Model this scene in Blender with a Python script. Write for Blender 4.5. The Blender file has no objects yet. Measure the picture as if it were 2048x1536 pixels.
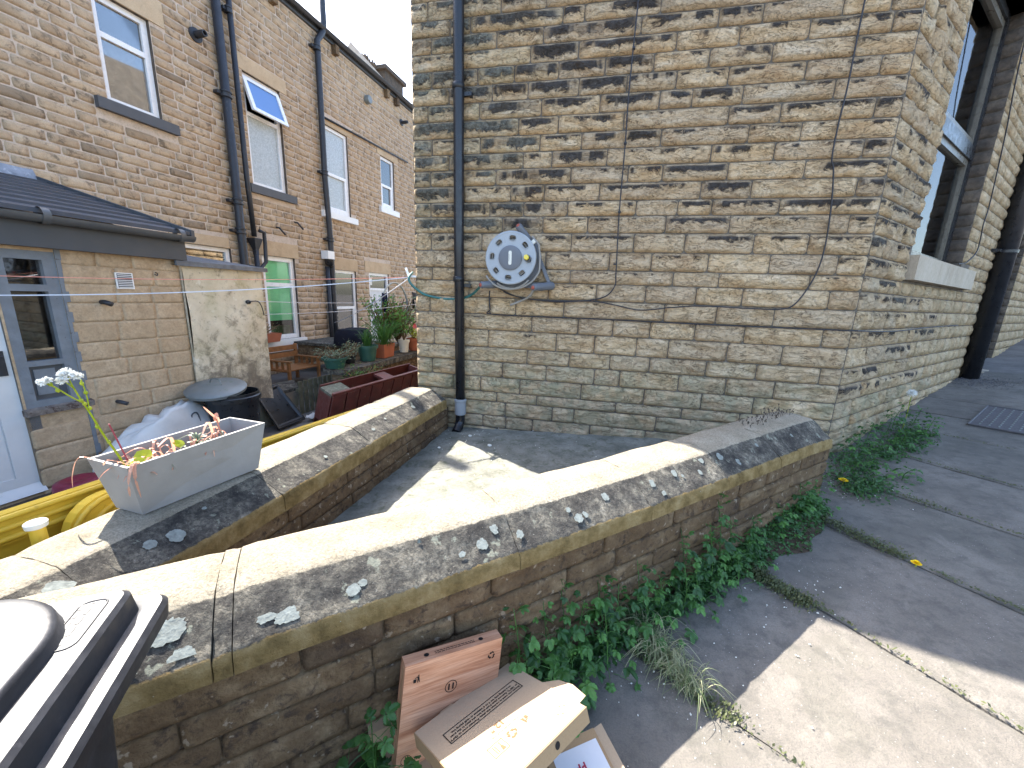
import bpy, math, random, bmesh
from mathutils import Vector, Matrix, noise
from math import sin, cos, pi, radians, sqrt, atan2

sc = bpy.context.scene
H = 1.55            # camera height; all x,y,z below are relative to the eye, H is added when objects are placed
# ------------------------------------------------------------------ camera
cd = bpy.data.cameras.new("camera"); cam = bpy.data.objects.new("camera", cd); sc.collection.objects.link(cam)
cd.sensor_width = 36.0; cd.lens = 776.2/2048*36.0; cd.clip_start = 0.02; cd.clip_end = 2000
PIT, ROL, YAW = radians(12.635), radians(2.025), radians(-11.786)
fw = Vector((sin(YAW)*cos(PIT), cos(YAW)*cos(PIT), -sin(PIT)))
r0 = Vector((cos(YAW), -sin(YAW), 0)); u0 = r0.cross(fw)
rt = cos(ROL)*r0 + sin(ROL)*u0; up = -sin(ROL)*r0 + cos(ROL)*u0
cam.matrix_world = Matrix(((rt.x, up.x, -fw.x, 0), (rt.y, up.y, -fw.y, 0), (rt.z, up.z, -fw.z, H), (0, 0, 0, 1)))
sc.camera = cam
# ------------------------------------------------------------------ light
SX, SY = 0.72, -0.468                     # the sun's rays move (SX, SY, -1)
sdir = Vector((SX, SY, -1)).normalized()
elev = math.asin(-sdir.z); azim = atan2(-SX, -SY)
w = bpy.data.worlds.new("World"); sc.world = w; w.use_nodes = True
nt = w.node_tree; bg = nt.nodes['Background']
sky = nt.nodes.new('ShaderNodeTexSky'); sky.sky_type = 'NISHITA'; sky.sun_disc = False
sky.sun_elevation = elev; sky.sun_rotation = azim % (2*pi); sky.air_density = 1.0; sky.dust_density = 2.0; sky.ozone_density = 1.0
nt.links.new(sky.outputs[0], bg.inputs[0]); bg.inputs[1].default_value = 0.105
ld = bpy.data.lights.new("sun", 'SUN'); sun = bpy.data.objects.new("sun", ld); sc.collection.objects.link(sun)
ld.energy = 2.9; ld.angle = radians(0.5); ld.color = (1.0, 0.95, 0.87)
sun.rotation_euler = sdir.to_track_quat('-Z', 'Y').to_euler(); sun.location = (-6, 4, 12)
sc.view_settings.view_transform = 'Standard'; sc.view_settings.look = 'None'
sc.view_settings.exposure = 2.8; sc.view_settings.gamma = 1.0; sc.view_settings.use_curve_mapping = False
sc.render.resolution_x = 1024; sc.render.resolution_y = 768

RND = random.Random(7)
# ------------------------------------------------------------------ helpers
C = sc.collection.objects
def thing(name, label, cat, loc, group=None):
    o = bpy.data.objects.new(name, None); C.link(o); o.location = (loc[0], loc[1], loc[2]+H); o.empty_display_size = .1
    o['label'] = label; o['category'] = cat
    if group: o['group'] = group
    return o
def wl(o):
    v = Vector((0, 0, 0))
    while o is not None: v += Vector(o.location); o = o.parent
    return v
class MB:
    def __init__(s): s.v = []; s.f = []; s.m = []; s.c = []
    def add(s, vs, fs, m=0, col=None):
        b = len(s.v); s.v += [tuple(x) for x in vs]
        for f in fs: s.f.append(tuple(b+i for i in f)); s.m.append(m)
        s.c += [col if col is not None else (0, 0, 0, 1)]*len(vs) if not (isinstance(col, list)) else col
        return s
    def box(s, o, a, b, c, m=0):
        """o corner, a b c edge vectors"""
        o, a, b, c = Vector(o), Vector(a), Vector(b), Vector(c)
        if a.cross(b).dot(c) < 0: a, b = b, a
        vs = [o, o+a, o+a+b, o+b, o+c, o+a+c, o+a+b+c, o+b+c]
        return s.add(vs, [(0, 3, 2, 1), (4, 5, 6, 7), (0, 1, 5, 4), (1, 2, 6, 5), (2, 3, 7, 6), (3, 0, 4, 7)], m)
    def aabb(s, x0, x1, y0, y1, z0, z1, m=0): return s.box((x0, y0, z0), (x1-x0, 0, 0), (0, y1-y0, 0), (0, 0, z1-z0), m)
    def tube(s, pts, r, seg=8, m=0, closed=False, caps=True):
        pts = [Vector(p) for p in pts]; n = len(pts); rings = []
        t0 = (pts[1]-pts[0]).normalized()
        ref = Vector((0, 0, 1)) if abs(t0.z) < .9 else Vector((1, 0, 0))
        x = t0.cross(ref).normalized(); vs = []
        for i, p in enumerate(pts):
            if closed: t = (pts[(i+1) % n]-pts[i-1])
            else: t = pts[min(i+1, n-1)]-pts[max(i-1, 0)]
            if t.length < 1e-9: t = t0
            t.normalize(); x = (x-t*x.dot(t)).normalized(); y = t.cross(x)
            rr = r[i] if isinstance(r, (list, tuple)) else r
            vs += [p+(x*cos(2*pi*k/seg)+y*sin(2*pi*k/seg))*rr for k in range(seg)]
        fs = []
        for i in range(n if closed else n-1):
            j = (i+1) % n
            for k in range(seg):
                l = (k+1) % seg; fs.append((i*seg+k, i*seg+l, j*seg+l, j*seg+k))
        if caps and not closed: fs += [tuple(range(seg-1, -1, -1)), tuple((n-1)*seg+k for k in range(seg))]
        return s.add(vs, fs, m)
    def lathe(s, o, ax, prof, seg=20, m=0, ref=None):
        """prof list of (r, h) along axis ax"""
        o = Vector(o); ax = Vector(ax).normalized(); ref = Vector(ref) if ref else (Vector((1, 0, 0)) if abs(ax.x) < .9 else Vector((0, 1, 0)))
        x = (ref-ax*ref.dot(ax)).normalized(); y = ax.cross(x); vs = []; fs = []
        for r, h in prof: vs += [o+ax*h+(x*cos(2*pi*k/seg)+y*sin(2*pi*k/seg))*r for k in range(seg)]
        for i in range(len(prof)-1):
            for k in range(seg):
                l = (k+1) % seg; fs.append((i*seg+k, i*seg+l, (i+1)*seg+l, (i+1)*seg+k))
        return s.add(vs, fs, m)
    def grid(s, P, nu, nv, m=0, flip=False):
        vs = [P(i/nu, j/nv) for j in range(nv+1) for i in range(nu+1)]
        fs = []
        for j in range(nv):
            for i in range(nu):
                a = j*(nu+1)+i; q = (a, a+1, a+nu+2, a+nu+1); fs.append(q[::-1] if flip else q)
        return s.add(vs, fs, m)
    def build(s, name, mats, parent=None, smooth=False, label=None, cat=None, group=None, kind=None, loc=None, weld=False, ang=None):
        base = wl(parent)-Vector((0, 0, H)) if parent else (Vector(loc) if loc else Vector((0, 0, 0)))
        me = bpy.data.meshes.new(name)
        me.from_pydata([(v[0]-base.x, v[1]-base.y, v[2]-base.z) for v in s.v], [], s.f)
        if not isinstance(mats, (list, tuple)): mats = [mats]
        for mm in mats: me.materials.append(mm)
        if len(mats) > 1: me.polygons.foreach_set('material_index', s.m)
        if any(c != (0, 0, 0, 1) for c in s.c[:4000:7]) :
            at = me.color_attributes.new('tone', 'FLOAT_COLOR', 'POINT')
            at.data.foreach_set('color', [x for c in s.c for x in c])
        if weld:
            b = bmesh.new(); b.from_mesh(me); bmesh.ops.remove_doubles(b, verts=b.verts, dist=1e-5); bmesh.ops.recalc_face_normals(b, faces=b.faces); b.to_mesh(me); b.free()
        if smooth: me.polygons.foreach_set('use_smooth', [True]*len(me.polygons))
        if ang is not None: me.set_sharp_from_angle(angle=radians(ang))
        o = bpy.data.objects.new(name, me); C.link(o)
        if parent: o.parent = parent
        else: o.location = (base.x, base.y, base.z+H)
        if label: o['label'] = label
        if cat: o['category'] = cat
        if group: o['group'] = group
        if kind: o['kind'] = kind
        return o
def arc(c, r, a0, a1, n, X, Y): return [Vector(c)+Vector(X)*cos(a0+(a1-a0)*i/n)*r+Vector(Y)*sin(a0+(a1-a0)*i/n)*r for i in range(n+1)]
def smoothpath(pts, n=5):
    pts = [Vector(p) for p in pts]; out = []
    for i in range(len(pts)-1):
        p0 = pts[max(i-1, 0)]; p1 = pts[i]; p2 = pts[i+1]; p3 = pts[min(i+2, len(pts)-1)]
        for k in range(n):
            t = k/n
            out.append(.5*((2*p1)+(-p0+p2)*t+(2*p0-5*p1+4*p2-p3)*t*t+(-p0+3*p1-3*p2+p3)*t**3))
    out.append(pts[-1]); return out
class Plane:
    def __init__(s, o, U, N): s.o = Vector((o[0], o[1], 0)); s.U = Vector((U[0], U[1], 0)).normalized(); s.N = Vector((N[0], N[1], 0)).normalized()
    def p(s, u, z, d=0): v = s.o+s.U*u+s.N*d; return Vector((v.x, v.y, z))
    def box(s, mb, u0, u1, z0, z1, d0, d1, m=0):
        return mb.box(s.p(u0, z0, d0), s.U*(u1-u0), Vector((0, 0, z1-z0)), s.N*(d1-d0), m)
FAC = Plane((0, 3.64), (1, 0), (0, -1))
SID = Plane((2.009, 3.64), (.711, .703), (.703, -.711))
LPn = Vector((.9965, -.0838))
HOU = Plane((-7.1*.9965, 7.1*.0838), (.0838, .9965), (.9965, -.0838))
LEA = Plane((-4.75*.9965, 4.75*.0838), (.0838, .9965), (.9965, -.0838))
NW = Plane((-.41, 1.065), (.753, .658), (.658, -.753))
FWL = Plane((-1.684, 0), (.0428, .999), (.999, -.0428))     # u ~ y, d=0 on the front arris
def curve_mesh(splines, ext=0.0, name='c'):
    cu = bpy.data.curves.new(name, 'CURVE'); cu.dimensions = '2D'; cu.fill_mode = 'BOTH'; cu.extrude = ext
    for sp in splines:
        s = cu.splines.new('POLY'); s.points.add(len(sp)-1)
        for i, (a, b) in enumerate(sp): s.points[i].co = (a, b, 0, 1)
        s.use_cyclic_u = True
    ob = bpy.data.objects.new(name, cu); C.link(ob); dg = bpy.context.evaluated_depsgraph_get(); dg.update()
    me = bpy.data.meshes.new_from_object(ob.evaluated_get(dg)); bpy.data.objects.remove(ob)
    return [v.co.copy() for v in me.vertices], [tuple(p.vertices) for p in me.polygons]
def text_mesh(txt, size, align='LEFT', bold=0.0, space=1.0):
    cu = bpy.data.curves.new('t', 'FONT'); cu.body = txt; cu.size = size; cu.align_x = align; cu.offset = bold; cu.space_line = space; cu.resolution_u = 3
    ob = bpy.data.objects.new('t', cu); C.link(ob); dg = bpy.context.evaluated_depsgraph_get(); dg.update()
    me = bpy.data.meshes.new_from_object(ob.evaluated_get(dg)); bpy.data.objects.remove(ob)
    return [v.co.copy() for v in me.vertices], [tuple(p.vertices) for p in me.polygons]
def place2d(mb, vf, o, X, Y, N=None, m=0):
    o, X, Y = Vector(o), Vector(X).normalized(), Vector(Y).normalized(); N = X.cross(Y) if N is None else Vector(N)
    mb.add([o+X*v.x+Y*v.y+N*v.z for v in vf[0]], vf[1], m)
def circ(cx, cy, r, n=24, rx=None): return [(cx+(rx or r)*cos(2*pi*i/n), cy+r*sin(2*pi*i/n)) for i in range(n)]
def ring(cx, cy, r, t, n=28): return [circ(cx, cy, r, n), circ(cx, cy, r-t, n)]

# ------------------------------------------------------------------ materials
class NB:
    def __init__(s, name):
        s.m = bpy.data.materials.new(name); s.m.use_nodes = True; s.t = s.m.node_tree; s.b = s.t.nodes['Principled BSDF']
    def n(s, typ, **k):
        x = s.t.nodes.new('ShaderNode'+typ)
        for a, b in k.items(): setattr(x, a, b)
        return x
    def L(s, a, b): s.t.links.new(a, b)
    def val(s, sock, v):
        if isinstance(v, bpy.types.NodeSocket): s.L(v, sock)
        else: sock.default_value = v
    def co(s, kind='Object', scale=(1, 1, 1), rnd=0.0):
        t = s.n('TexCoord').outputs[kind]
        mp = s.n('Mapping'); s.L(t, mp.inputs[0]); mp.inputs['Scale'].default_value = scale
        if rnd:
            oi = s.n('ObjectInfo'); ml = s.n('Math', operation='MULTIPLY'); s.L(oi.outputs['Random'], ml.inputs[0]); ml.inputs[1].default_value = rnd
            s.L(ml.outputs[0], mp.inputs['Location'])
        return mp.outputs[0]
    def noise(s, co, scale, detail=5, rough=.6, dist=0.0):
        x = s.n('TexNoise'); s.L(co, x.inputs['Vector']); x.inputs['Scale'].default_value = scale; x.inputs['Detail'].default_value = detail
        x.inputs['Roughness'].default_value = rough; x.inputs['Distortion'].default_value = dist; return x.outputs['Fac']
    def vor(s, co, scale, out='Distance', feat='F1', rand=1.0):
        x = s.n('TexVoronoi', feature=feat); s.L(co, x.inputs['Vector']); x.inputs['Scale'].default_value = scale; x.inputs['Randomness'].default_value = rand; return x.outputs[out]
    def ramp(s, fac, stops, interp='LINEAR'):
        x = s.n('ValToRGB'); s.L(fac, x.inputs[0]); e = x.color_ramp.elements; x.color_ramp.interpolation = interp
        while len(e) < len(stops): e.new(.5)
        for i, (p, c) in enumerate(stops): e[i].position = p; e[i].color = (*c, 1) if len(c) == 3 else c
        return x.outputs[0]
    def mr(s, v, a, b, c=0.0, d=1.0, sm=True):
        x = s.n('MapRange'); x.interpolation_type = 'SMOOTHSTEP' if sm else 'LINEAR'; s.val(x.inputs[0], v)
        for i, q in enumerate((a, b, c, d)): s.val(x.inputs[i+1], q)
        return x.outputs[0]
    def math(s, op, a, b=0.0):
        x = s.n('Math', operation=op); s.val(x.inputs[0], a); s.val(x.inputs[1], b); return x.outputs[0]
    def mix(s, f, a, b, mode='MIX'):
        x = s.n('Mix', data_type='RGBA', blend_type=mode); s.val(x.inputs['Factor'], f)
        for q, v in (('A', a), ('B', b)):
            k = [i for i in x.inputs if i.name == q and i.type == 'RGBA'][0]
            s.val(k, v if isinstance(v, bpy.types.NodeSocket) else (*v, 1))
        return [o for o in x.outputs if o.type == 'RGBA'][0]
    def bump(s, h, strength=.5, dist=.01):
        x = s.n('Bump'); s.L(h, x.inputs['Height']); x.inputs['Strength'].default_value = strength; x.inputs['Distance'].default_value = dist; s.L(x.outputs[0], s.b.inputs['Normal'])
    def rnd(s): return s.n('ObjectInfo').outputs['Random']
    def ocol(s):
        x = s.n('SeparateColor'); s.L(s.n('ObjectInfo').outputs['Color'], x.inputs[0]); return x.outputs
    def sep(s, co):
        x = s.n('SeparateXYZ'); s.L(co, x.inputs[0]); return x.outputs
    def done(s, col, rough=.85, spec=.3):
        s.val(s.b.inputs['Base Color'], col if isinstance(col, bpy.types.NodeSocket) else (*col, 1)); s.val(s.b.inputs['Roughness'], rough)
        s.b.inputs['Specular IOR Level'].default_value = spec; return s.m

def ashlar():
    b = NB('rock_faced_sandstone'); co = b.co('Object', rnd=31); r = b.rnd(); oc = b.ocol()
    base = b.ramp(b.noise(co, 5, 6, .65), [(.28, (.50, .32, .17)), (.5, (.73, .53, .315)), (.72, (.84, .67, .46))])
    base = b.mix(b.mr(r, 0, 1, 0, .55), base, (.52, .40, .28)); 
    rust = b.mr(b.noise(b.co('Object', (1, 1, 2.2), 17), 9, 4, .6), .58, .75, 0, .5)
    base = b.mix(rust, base, (.42, .23, .10))
    fine = b.noise(co, 90, 4, .7); base = b.mix(b.mr(fine, .3, .7, .0, .28), base, (.2, .13, .07))
    # algae / grey weathering chosen per stone
    gm = b.math('MULTIPLY', b.mr(b.noise(co, 7, 5, .65), .35, .62), oc[1]); base = b.mix(gm, base, (.36, .335, .22))
    # black crust: sits on the upper ledge of the stone face
    gz = b.sep(b.n('TexCoord').outputs['Generated'])[2]
    wob = b.noise(b.co('Object', (1, 1, 1.6), 53), 11, 6, .7, .6)
    h = b.math('ADD', gz, b.math('MULTIPLY', b.math('SUBTRACT', wob, .5), 1.5))
    th = b.math('SUBTRACT', 1.08, b.math('MULTIPLY', oc[0], .82))
    m1 = b.mr(h, th, b.math('ADD', th, .16)); m2 = b.mr(gz, .80, .95, 1, .05); gx = b.sep(b.n('TexCoord').outputs['Generated'])[0]; gx = b.math('MINIMUM', gx, b.math('SUBTRACT', 1.0, gx)); m2 = b.math('MULTIPLY', m2, b.mr(b.math('ADD', gx, b.math('MULTIPLY', b.math('SUBTRACT', wob, .5), .15)), .0, .10, .1, 1))
    side = b.mr(b.noise(b.co('Object', (2.2, 2.2, .6), 77), 2.6, 3, .5), .38, .56)
    msk = b.math('MULTIPLY', b.math('MULTIPLY', m1, m2), b.mr(b.math('ADD', side, oc[0]), .7, 1.35))
    crust = b.mix(b.mr(oc[1], .1, .5), b.ramp(b.noise(co, 38, 6, .75), [(.35, (.022, .022, .025)), (.6, (.06, .058, .06)), (.8, (.20, .185, .16))]), b.ramp(b.noise(co, 38, 6, .75), [(.3, (.07, .07, .06)), (.5, (.17, .17, .14)), (.7, (.38, .38, .30))]))
    edge = b.math('MULTIPLY', m1, b.mr(h, b.math('ADD', th, .10), b.math('ADD', th, .42), 1, 0)); crust = b.mix(b.math('MULTIPLY', edge, b.mr(b.noise(co, 20, 4, .6), .35, .6)), crust, (.035, .033, .034))
    col = b.mix(b.math('MULTIPLY', msk, .95), base, crust)
    n1 = b.noise(b.co('Object', (1, 1, 2.6), 41), 7, 5, .6, .9); n2 = b.noise(b.co('Object', (1, 1, 2.2), 12), 13, 5, .65, .6)
    cr = b.math('MAXIMUM', b.mr(b.math('ABSOLUTE', b.math('SUBTRACT', n1, .5)), 0, .014, 1, 0), b.math('MULTIPLY', b.mr(b.math('ABSOLUTE', b.math('SUBTRACT', n2, .52)), 0, .012, 1, 0), .6))
    col = b.mix(b.math('MULTIPLY', cr, b.mr(b.noise(co, 6, 3, .5), .42, .62, 0, .75)), col, (.15, .085, .04)); scarp = b.math('ADD', b.mr(n1, .485, .515), b.math('MULTIPLY', b.mr(n2, .505, .535), .6))
    drip = b.math('MULTIPLY', b.mr(b.noise(b.co('Object', (9, 9, 1.2), 5), 5, 4, .6), .55, .75), b.math('MULTIPLY', oc[0], .45)); col = b.mix(drip, col, (.14, .11, .075))
    hh = b.math('ADD', b.math('MULTIPLY', b.noise(b.co('Object', (1, 1, 2.0), 9), 13, 8, .72, .4), 1.0), b.math('MULTIPLY', msk, .45))
    hh = b.math('ADD', b.math('ADD', hh, b.math('MULTIPLY', scarp, .5)), b.math('MULTIPLY', fine, .22)); b.bump(hh, 1.0, .03)
    return b.done(col, .92, .2)
M_ASH = ashlar()
def plainstone(name, c1, c2, c3, dark=(.06, .05, .045), damt=.5, scale=6, fine=80, bd=.008, fleck=None, rnd=11, stretch=(1, 1, 1)):
    b = NB(name); co = b.co('Object', stretch, rnd)
    base = b.ramp(b.noise(co, scale, 6, .65), [(.28, c1), (.5, c2), (.72, c3)])
    base = b.mix(b.mr(b.rnd(), 0, 1, 0, .4), base, c1); base = b.mix(b.mr(b.math('FRACT', b.math('MULTIPLY', b.rnd(), 7.3)), .6, 1, 0, .5 if damt > .6 else 0), base, dark)
    base = b.mix(b.mr(b.noise(co, scale*2.7, 5, .7, .5), .5, .68, 0, damt), base, dark)
    fi = b.noise(co, fine, 4, .7); base = b.mix(b.mr(fi, .3, .75, 0, .35), base, tuple(x*.35 for x in c2))
    if fleck: base = b.mix(b.mr(b.noise(co, fleck[1], 3, .5), fleck[2], fleck[2]+.06, 0, fleck[3]), base, fleck[0])
    b.bump(b.math('ADD', b.noise(co, scale*3, 7, .7), b.math('MULTIPLY', fi, .35)), .9, bd); return b.done(base, .92, .2)
M_HOUSE = plainstone('house_sandstone', (.36, .25, .155), (.54, .40, .26), (.66, .505, .35), damt=.7, scale=3.5, bd=.01, dark=(.075, .058, .045))
M_LINT = plainstone('dressed_sandstone', (.46, .33, .2), (.56, .42, .27), (.62, .49, .33), damt=.15, scale=2.5, bd=.003)
M_MORT = plainstone('dark_mortar', (.10, .085, .07), (.15, .13, .105), (.22, .19, .155), damt=.3, bd=.004)
M_MORTL = plainstone('pale_mortar', (.5, .4, .31), (.6, .49, .39), (.68, .57, .46), damt=.3, bd=.004)
M_BODY = plainstone('old_wall_stone', (.12, .075, .042), (.22, .145, .08), (.38, .275, .165), damt=.85, scale=9, bd=.03, dark=(.05, .035, .03), fleck=((.42, .34, .25), 30, .64, .7))
M_BODYM = plainstone('old_wall_mortar', (.15, .10, .06), (.24, .17, .105), (.40, .30, .20), damt=.7, scale=12, bd=.02)
M_BLOCK = plainstone('concrete_block', (.42, .30, .185), (.52, .385, .25), (.60, .46, .31), damt=.3, scale=8, fine=45, bd=.008, dark=(.14, .10, .065))
M_FLOOR = plainstone('mossy_concrete', (.11, .11, .09), (.22, .215, .18), (.34, .325, .28), damt=.6, scale=5, fine=60, bd=.006, dark=(.06, .07, .035), rnd=0)
M_YARD = plainstone('yard_paving', (.13, .12, .11), (.19, .175, .16), (.27, .25, .23), damt=.4, scale=2, bd=.006)
M_SILLN = plainstone('pale_sill_stone', (.42, .34, .25), (.50, .42, .32), (.56, .48, .38), damt=.15, scale=3, bd=.002, stretch=(1, 1, .4))
M_DKROCK = plainstone('dark_reveal_stone', (.06, .052, .045), (.125, .10, .08), (.23, .18, .13), damt=.6, scale=7, bd=.016)  # darker stone tone for reveals, chimney, pots and a step

def coping():
    b = NB('weathered_coping_stone'); co = b.co('Object', rnd=0)
    tone = b.n('VertexColor', layer_name='tone').outputs[0]; ts = b.n('SeparateColor'); b.L(tone, ts.inputs[0]); face = ts.outputs[0]; lit_top = ts.outputs[1]
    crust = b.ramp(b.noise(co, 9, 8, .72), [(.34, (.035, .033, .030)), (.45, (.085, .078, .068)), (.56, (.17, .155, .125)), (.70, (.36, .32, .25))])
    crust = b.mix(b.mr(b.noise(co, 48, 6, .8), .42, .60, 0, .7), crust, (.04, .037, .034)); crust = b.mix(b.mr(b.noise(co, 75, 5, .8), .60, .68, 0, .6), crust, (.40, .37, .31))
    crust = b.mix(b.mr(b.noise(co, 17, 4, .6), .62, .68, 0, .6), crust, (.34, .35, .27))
    top = b.ramp(b.noise(co, 7, 8, .7), [(.3, (.27, .235, .17)), (.5, (.38, .335, .255)), (.7, (.46, .41, .32))])  # sunlit look painted in: top lighter than the chamfer crust
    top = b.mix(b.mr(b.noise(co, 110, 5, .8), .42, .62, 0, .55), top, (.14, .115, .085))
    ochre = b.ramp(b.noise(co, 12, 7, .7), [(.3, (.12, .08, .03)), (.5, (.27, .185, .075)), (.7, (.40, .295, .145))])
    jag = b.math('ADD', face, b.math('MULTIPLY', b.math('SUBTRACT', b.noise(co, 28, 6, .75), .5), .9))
    jt = b.math('ADD', lit_top, b.math('MULTIPLY', b.math('SUBTRACT', b.noise(co, 30, 5, .75), .5), .8))
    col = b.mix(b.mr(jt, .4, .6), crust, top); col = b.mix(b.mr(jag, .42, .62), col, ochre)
    spots = b.mr(b.math('ADD', b.vor(co, 26), b.math('MULTIPLY', b.noise(co, 60, 2), .08)), .06, .1, .8, 0)
    spots = b.math('MULTIPLY', spots, b.mr(b.noise(co, 3.3, 2), .52, .6)); col = b.mix(spots, col, (.52, .54, .48))
    b.bump(b.math('ADD', b.noise(co, 30, 8, .8), b.math('MULTIPLY', b.noise(co, 130, 4, .7), .6)), 1.0, .014)
    return b.done(col, .95, .15)
M_COP = coping()
def flag():
    b = NB('sandstone_flag'); co = b.co('Object', rnd=9)
    base = b.ramp(b.noise(co, 2.3, 7, .6), [(.3, (.10, .094, .08)), (.5, (.152, .14, .12)), (.7, (.215, .197, .17))])
    base = b.mix(b.mr(b.rnd(), 0, 1, 0, .35), base, (.21, .18, .155))
    base = b.mix(b.mr(b.noise(co, 11, 8, .75), .44, .66, 0, .65), base, (.085, .08, .07)); base = b.mix(b.mr(b.noise(co, 5, 6, .7, .5), .55, .72, 0, .45), base, (.25, .225, .19)); base = b.mix(b.mr(b.noise(co, 3.1, 4, .6), .56, .64, 0, .3), base, (.10, .095, .075))
    base = b.mix(b.mr(b.noise(b.co('Object', (1, .35, 1), 4), 6, 5, .6), .6, .75, 0, .35), base, (.31, .28, .245))
    fi = b.noise(co, 170, 3, .7); base = b.mix(b.mr(fi, .4, .68, 0, .4), base, (.085, .078, .07))
    sp = b.mr(b.math('ADD', b.vor(co, 55), b.math('MULTIPLY', b.noise(co, 90, 2), .1)), .12, .17, 1, 0)
    sp = b.math('MULTIPLY', sp, b.mr(b.noise(co, 3.5, 4, .6), .46, .58, 0, .85)); base = b.mix(sp, base, (.42, .41, .38))
    b.bump(b.math('ADD', b.noise(co, 12, 8, .7), b.math('MULTIPLY', fi, .35)), .9, .009); return b.done(base, .85, .3)
M_FLAG = flag()
def simple(name, col, rough=.5, spec=.5, metal=0, var=.15, vs=8, bd=0.0, bs=60, spots=None):
    b = NB(name); co = b.co('Object', rnd=3); d = tuple(c*(1-var) for c in col); u = tuple(min(1, c*(1+var*.6)) for c in col)
    c = b.ramp(b.noise(co, vs, 5, .6), [(.3, d), (.7, u)])
    if spots: c = b.mix(b.mr(b.noise(co, spots[1], 5, .7), spots[2], spots[2]+.07, 0, spots[3]), c, spots[0])
    if bd: b.bump(b.noise(co, bs, 5, .6), .6, bd)
    b.b.inputs['Metallic'].default_value = metal
    rr = b.mr(b.noise(co, vs*2, 4, .6), .3, .7, max(0, rough-.1), min(1, rough+.1)); return b.done(c, rr, spec)
M_BLKPIPE = simple('black_painted_pipe', (.012, .013, .017), .35, .5, var=.3, spots=((.09, .085, .08), 30, .66, .5))
M_BLKOLD = simple('worn_black_iron', (.022, .024, .03), .5, .5, var=.3, bd=.002, spots=((.10, .09, .085), 20, .6, .5))
M_GREYPL = simple('grey_plastic', (.25, .265, .28), .45, .4, var=.08)
M_REEL = simple('light_grey_reel_plastic', (.33, .36, .39), .45, .4, var=.08, spots=((.25, .26, .27), 25, .6, .4))
M_REELD = simple('dark_grey_reel_plastic', (.13, .14, .16), .5, .4, var=.1)
M_YKNOB = simple('yellow_knob', (.75, .6, .08), .4)
M_HOSE = simple('grey_hose', (.28, .26, .23), .5, var=.15)
M_TEAL = simple('green_hose', (.03, .14, .13), .35, var=.2)
M_TAP = simple('red_tap_end', (.35, .08, .05), .5)
M_CREAM = simple('cream_label', (.7, .68, .6), .5, var=.05)
M_CABLE = simple('black_cable', (.02, .018, .022), .5, var=.2)
M_WHITE = simple('white_paint', (.78, .78, .76), .4, var=.04)
M_UPVC = simple('white_window_frame', (.80, .80, .80), .3, var=.03)
M_DOORW = simple('white_door_paint', (.62, .62, .62), .5, var=.06, spots=((.35, .33, .3), 14, .68, .5))
M_DGREY = simple('dark_grey_paint', (.075, .078, .085), .6, var=.1)
M_BLUEGY = simple('peeling_blue_grey_paint', (.17, .19, .215), .65, var=.2, vs=14, bd=.003, spots=((.07, .05, .04), 18, .62, .85))
M_FASC = simple('dark_fascia', (.055, .062, .072), .55, var=.1)
M_GUTTER = simple('grey_black_gutter', (.085, .09, .095), .4, var=.15)
M_TILE = simple('dark_roof_tile', (.055, .062, .078), .6, var=.25, bd=.003)
M_SLATE = simple('slate_slab', (.13, .14, .155), .65, var=.4, vs=12, bd=.01, bs=25, spots=((.35, .36, .36), 9, .58, .6))
M_LEAD = simple('lead_flashing', (.24, .26, .30), .5, var=.4, vs=10, spots=((.5, .52, .55), 14, .55, .5))
M_YEL = simple('yellow_barrier_plastic', (.62, .40, .035), .4, .5, var=.12, vs=5, spots=((.38, .24, .03), 11, .6, .5))
M_GRC = simple('grey_planter_composite', (.29, .28, .265), .7, .3, var=.13, vs=9, bd=.0015, spots=((.27, .26, .25), 16, .58, .4))
M_SOIL = simple('dry_soil', (.07, .05, .035), .95, .1, var=.4, vs=50, bd=.01)
M_BIN = simple('black_wheelie_plastic', (.02, .021, .026), .46, .5, var=.3, vs=14, bd=.0002, bs=220, spots=((.045, .045, .05), 50, .6, .6))
M_BLKPL = simple('black_plastic', (.015, .017, .02), .35, .5, var=.2)
M_GALV = simple('weathered_galvanised_lid', (.20, .215, .21), .5, .5, .3, var=.2, vs=8, spots=((.12, .15, .10), 12, .58, .6))
M_MAROON = simple('maroon_painted_timber', (.105, .028, .024), .55, .4, var=.35, vs=10, bd=.004, bs=40, spots=((.12, .085, .06), 16, .6, .7))
M_MOSSY = simple('mossy_timber_end', (.13, .13, .10), .9, .2, var=.5, vs=30, bd=.006, spots=((.25, .32, .22), 20, .55, .6))
M_BENCH = simple('stained_bench_timber', (.30, .135, .05), .5, .4, var=.25, vs=14)
M_FENCE = simple('weathered_green_timber', (.155, .145, .095), .85, .2, var=.4, vs=12, bd=.004)
M_TERRA = simple('terracotta', (.38, .12, .06), .7, .3, var=.15)
M_GRNPOT = simple('green_plastic_pot', (.03, .10, .075), .5)
M_REDPL = simple('dark_red_plastic', (.19, .012, .035), .45)
M_BAG = simple('white_woven_bag', (.60, .58, .55), .6, .3, var=.1, vs=6, bd=.01, bs=9)
M_NAVY = simple('navy_fabric', (.01, .015, .06), .9, .1, var=.3)
M_BLKFAB = simple('black_fabric', (.012, .013, .022), .85, .2, var=.3, bd=.01, bs=10)
M_GRYFAB = simple('grey_towel', (.40, .385, .37), .95, .1, var=.12, bd=.004)
M_LINE = simple('clothes_line', (.6, .62, .68), .6)
M_LINEP = simple('orange_line', (.75, .28, .2), .6)
M_GRN = simple('green_blind', (.20, .75, .42), .8, .2, var=.15, vs=3)
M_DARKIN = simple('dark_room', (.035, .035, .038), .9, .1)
M_CURT = simple('net_curtain', (.62, .66, .66), .9, .1, var=.2, vs=16, bd=.01, bs=30)
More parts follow.
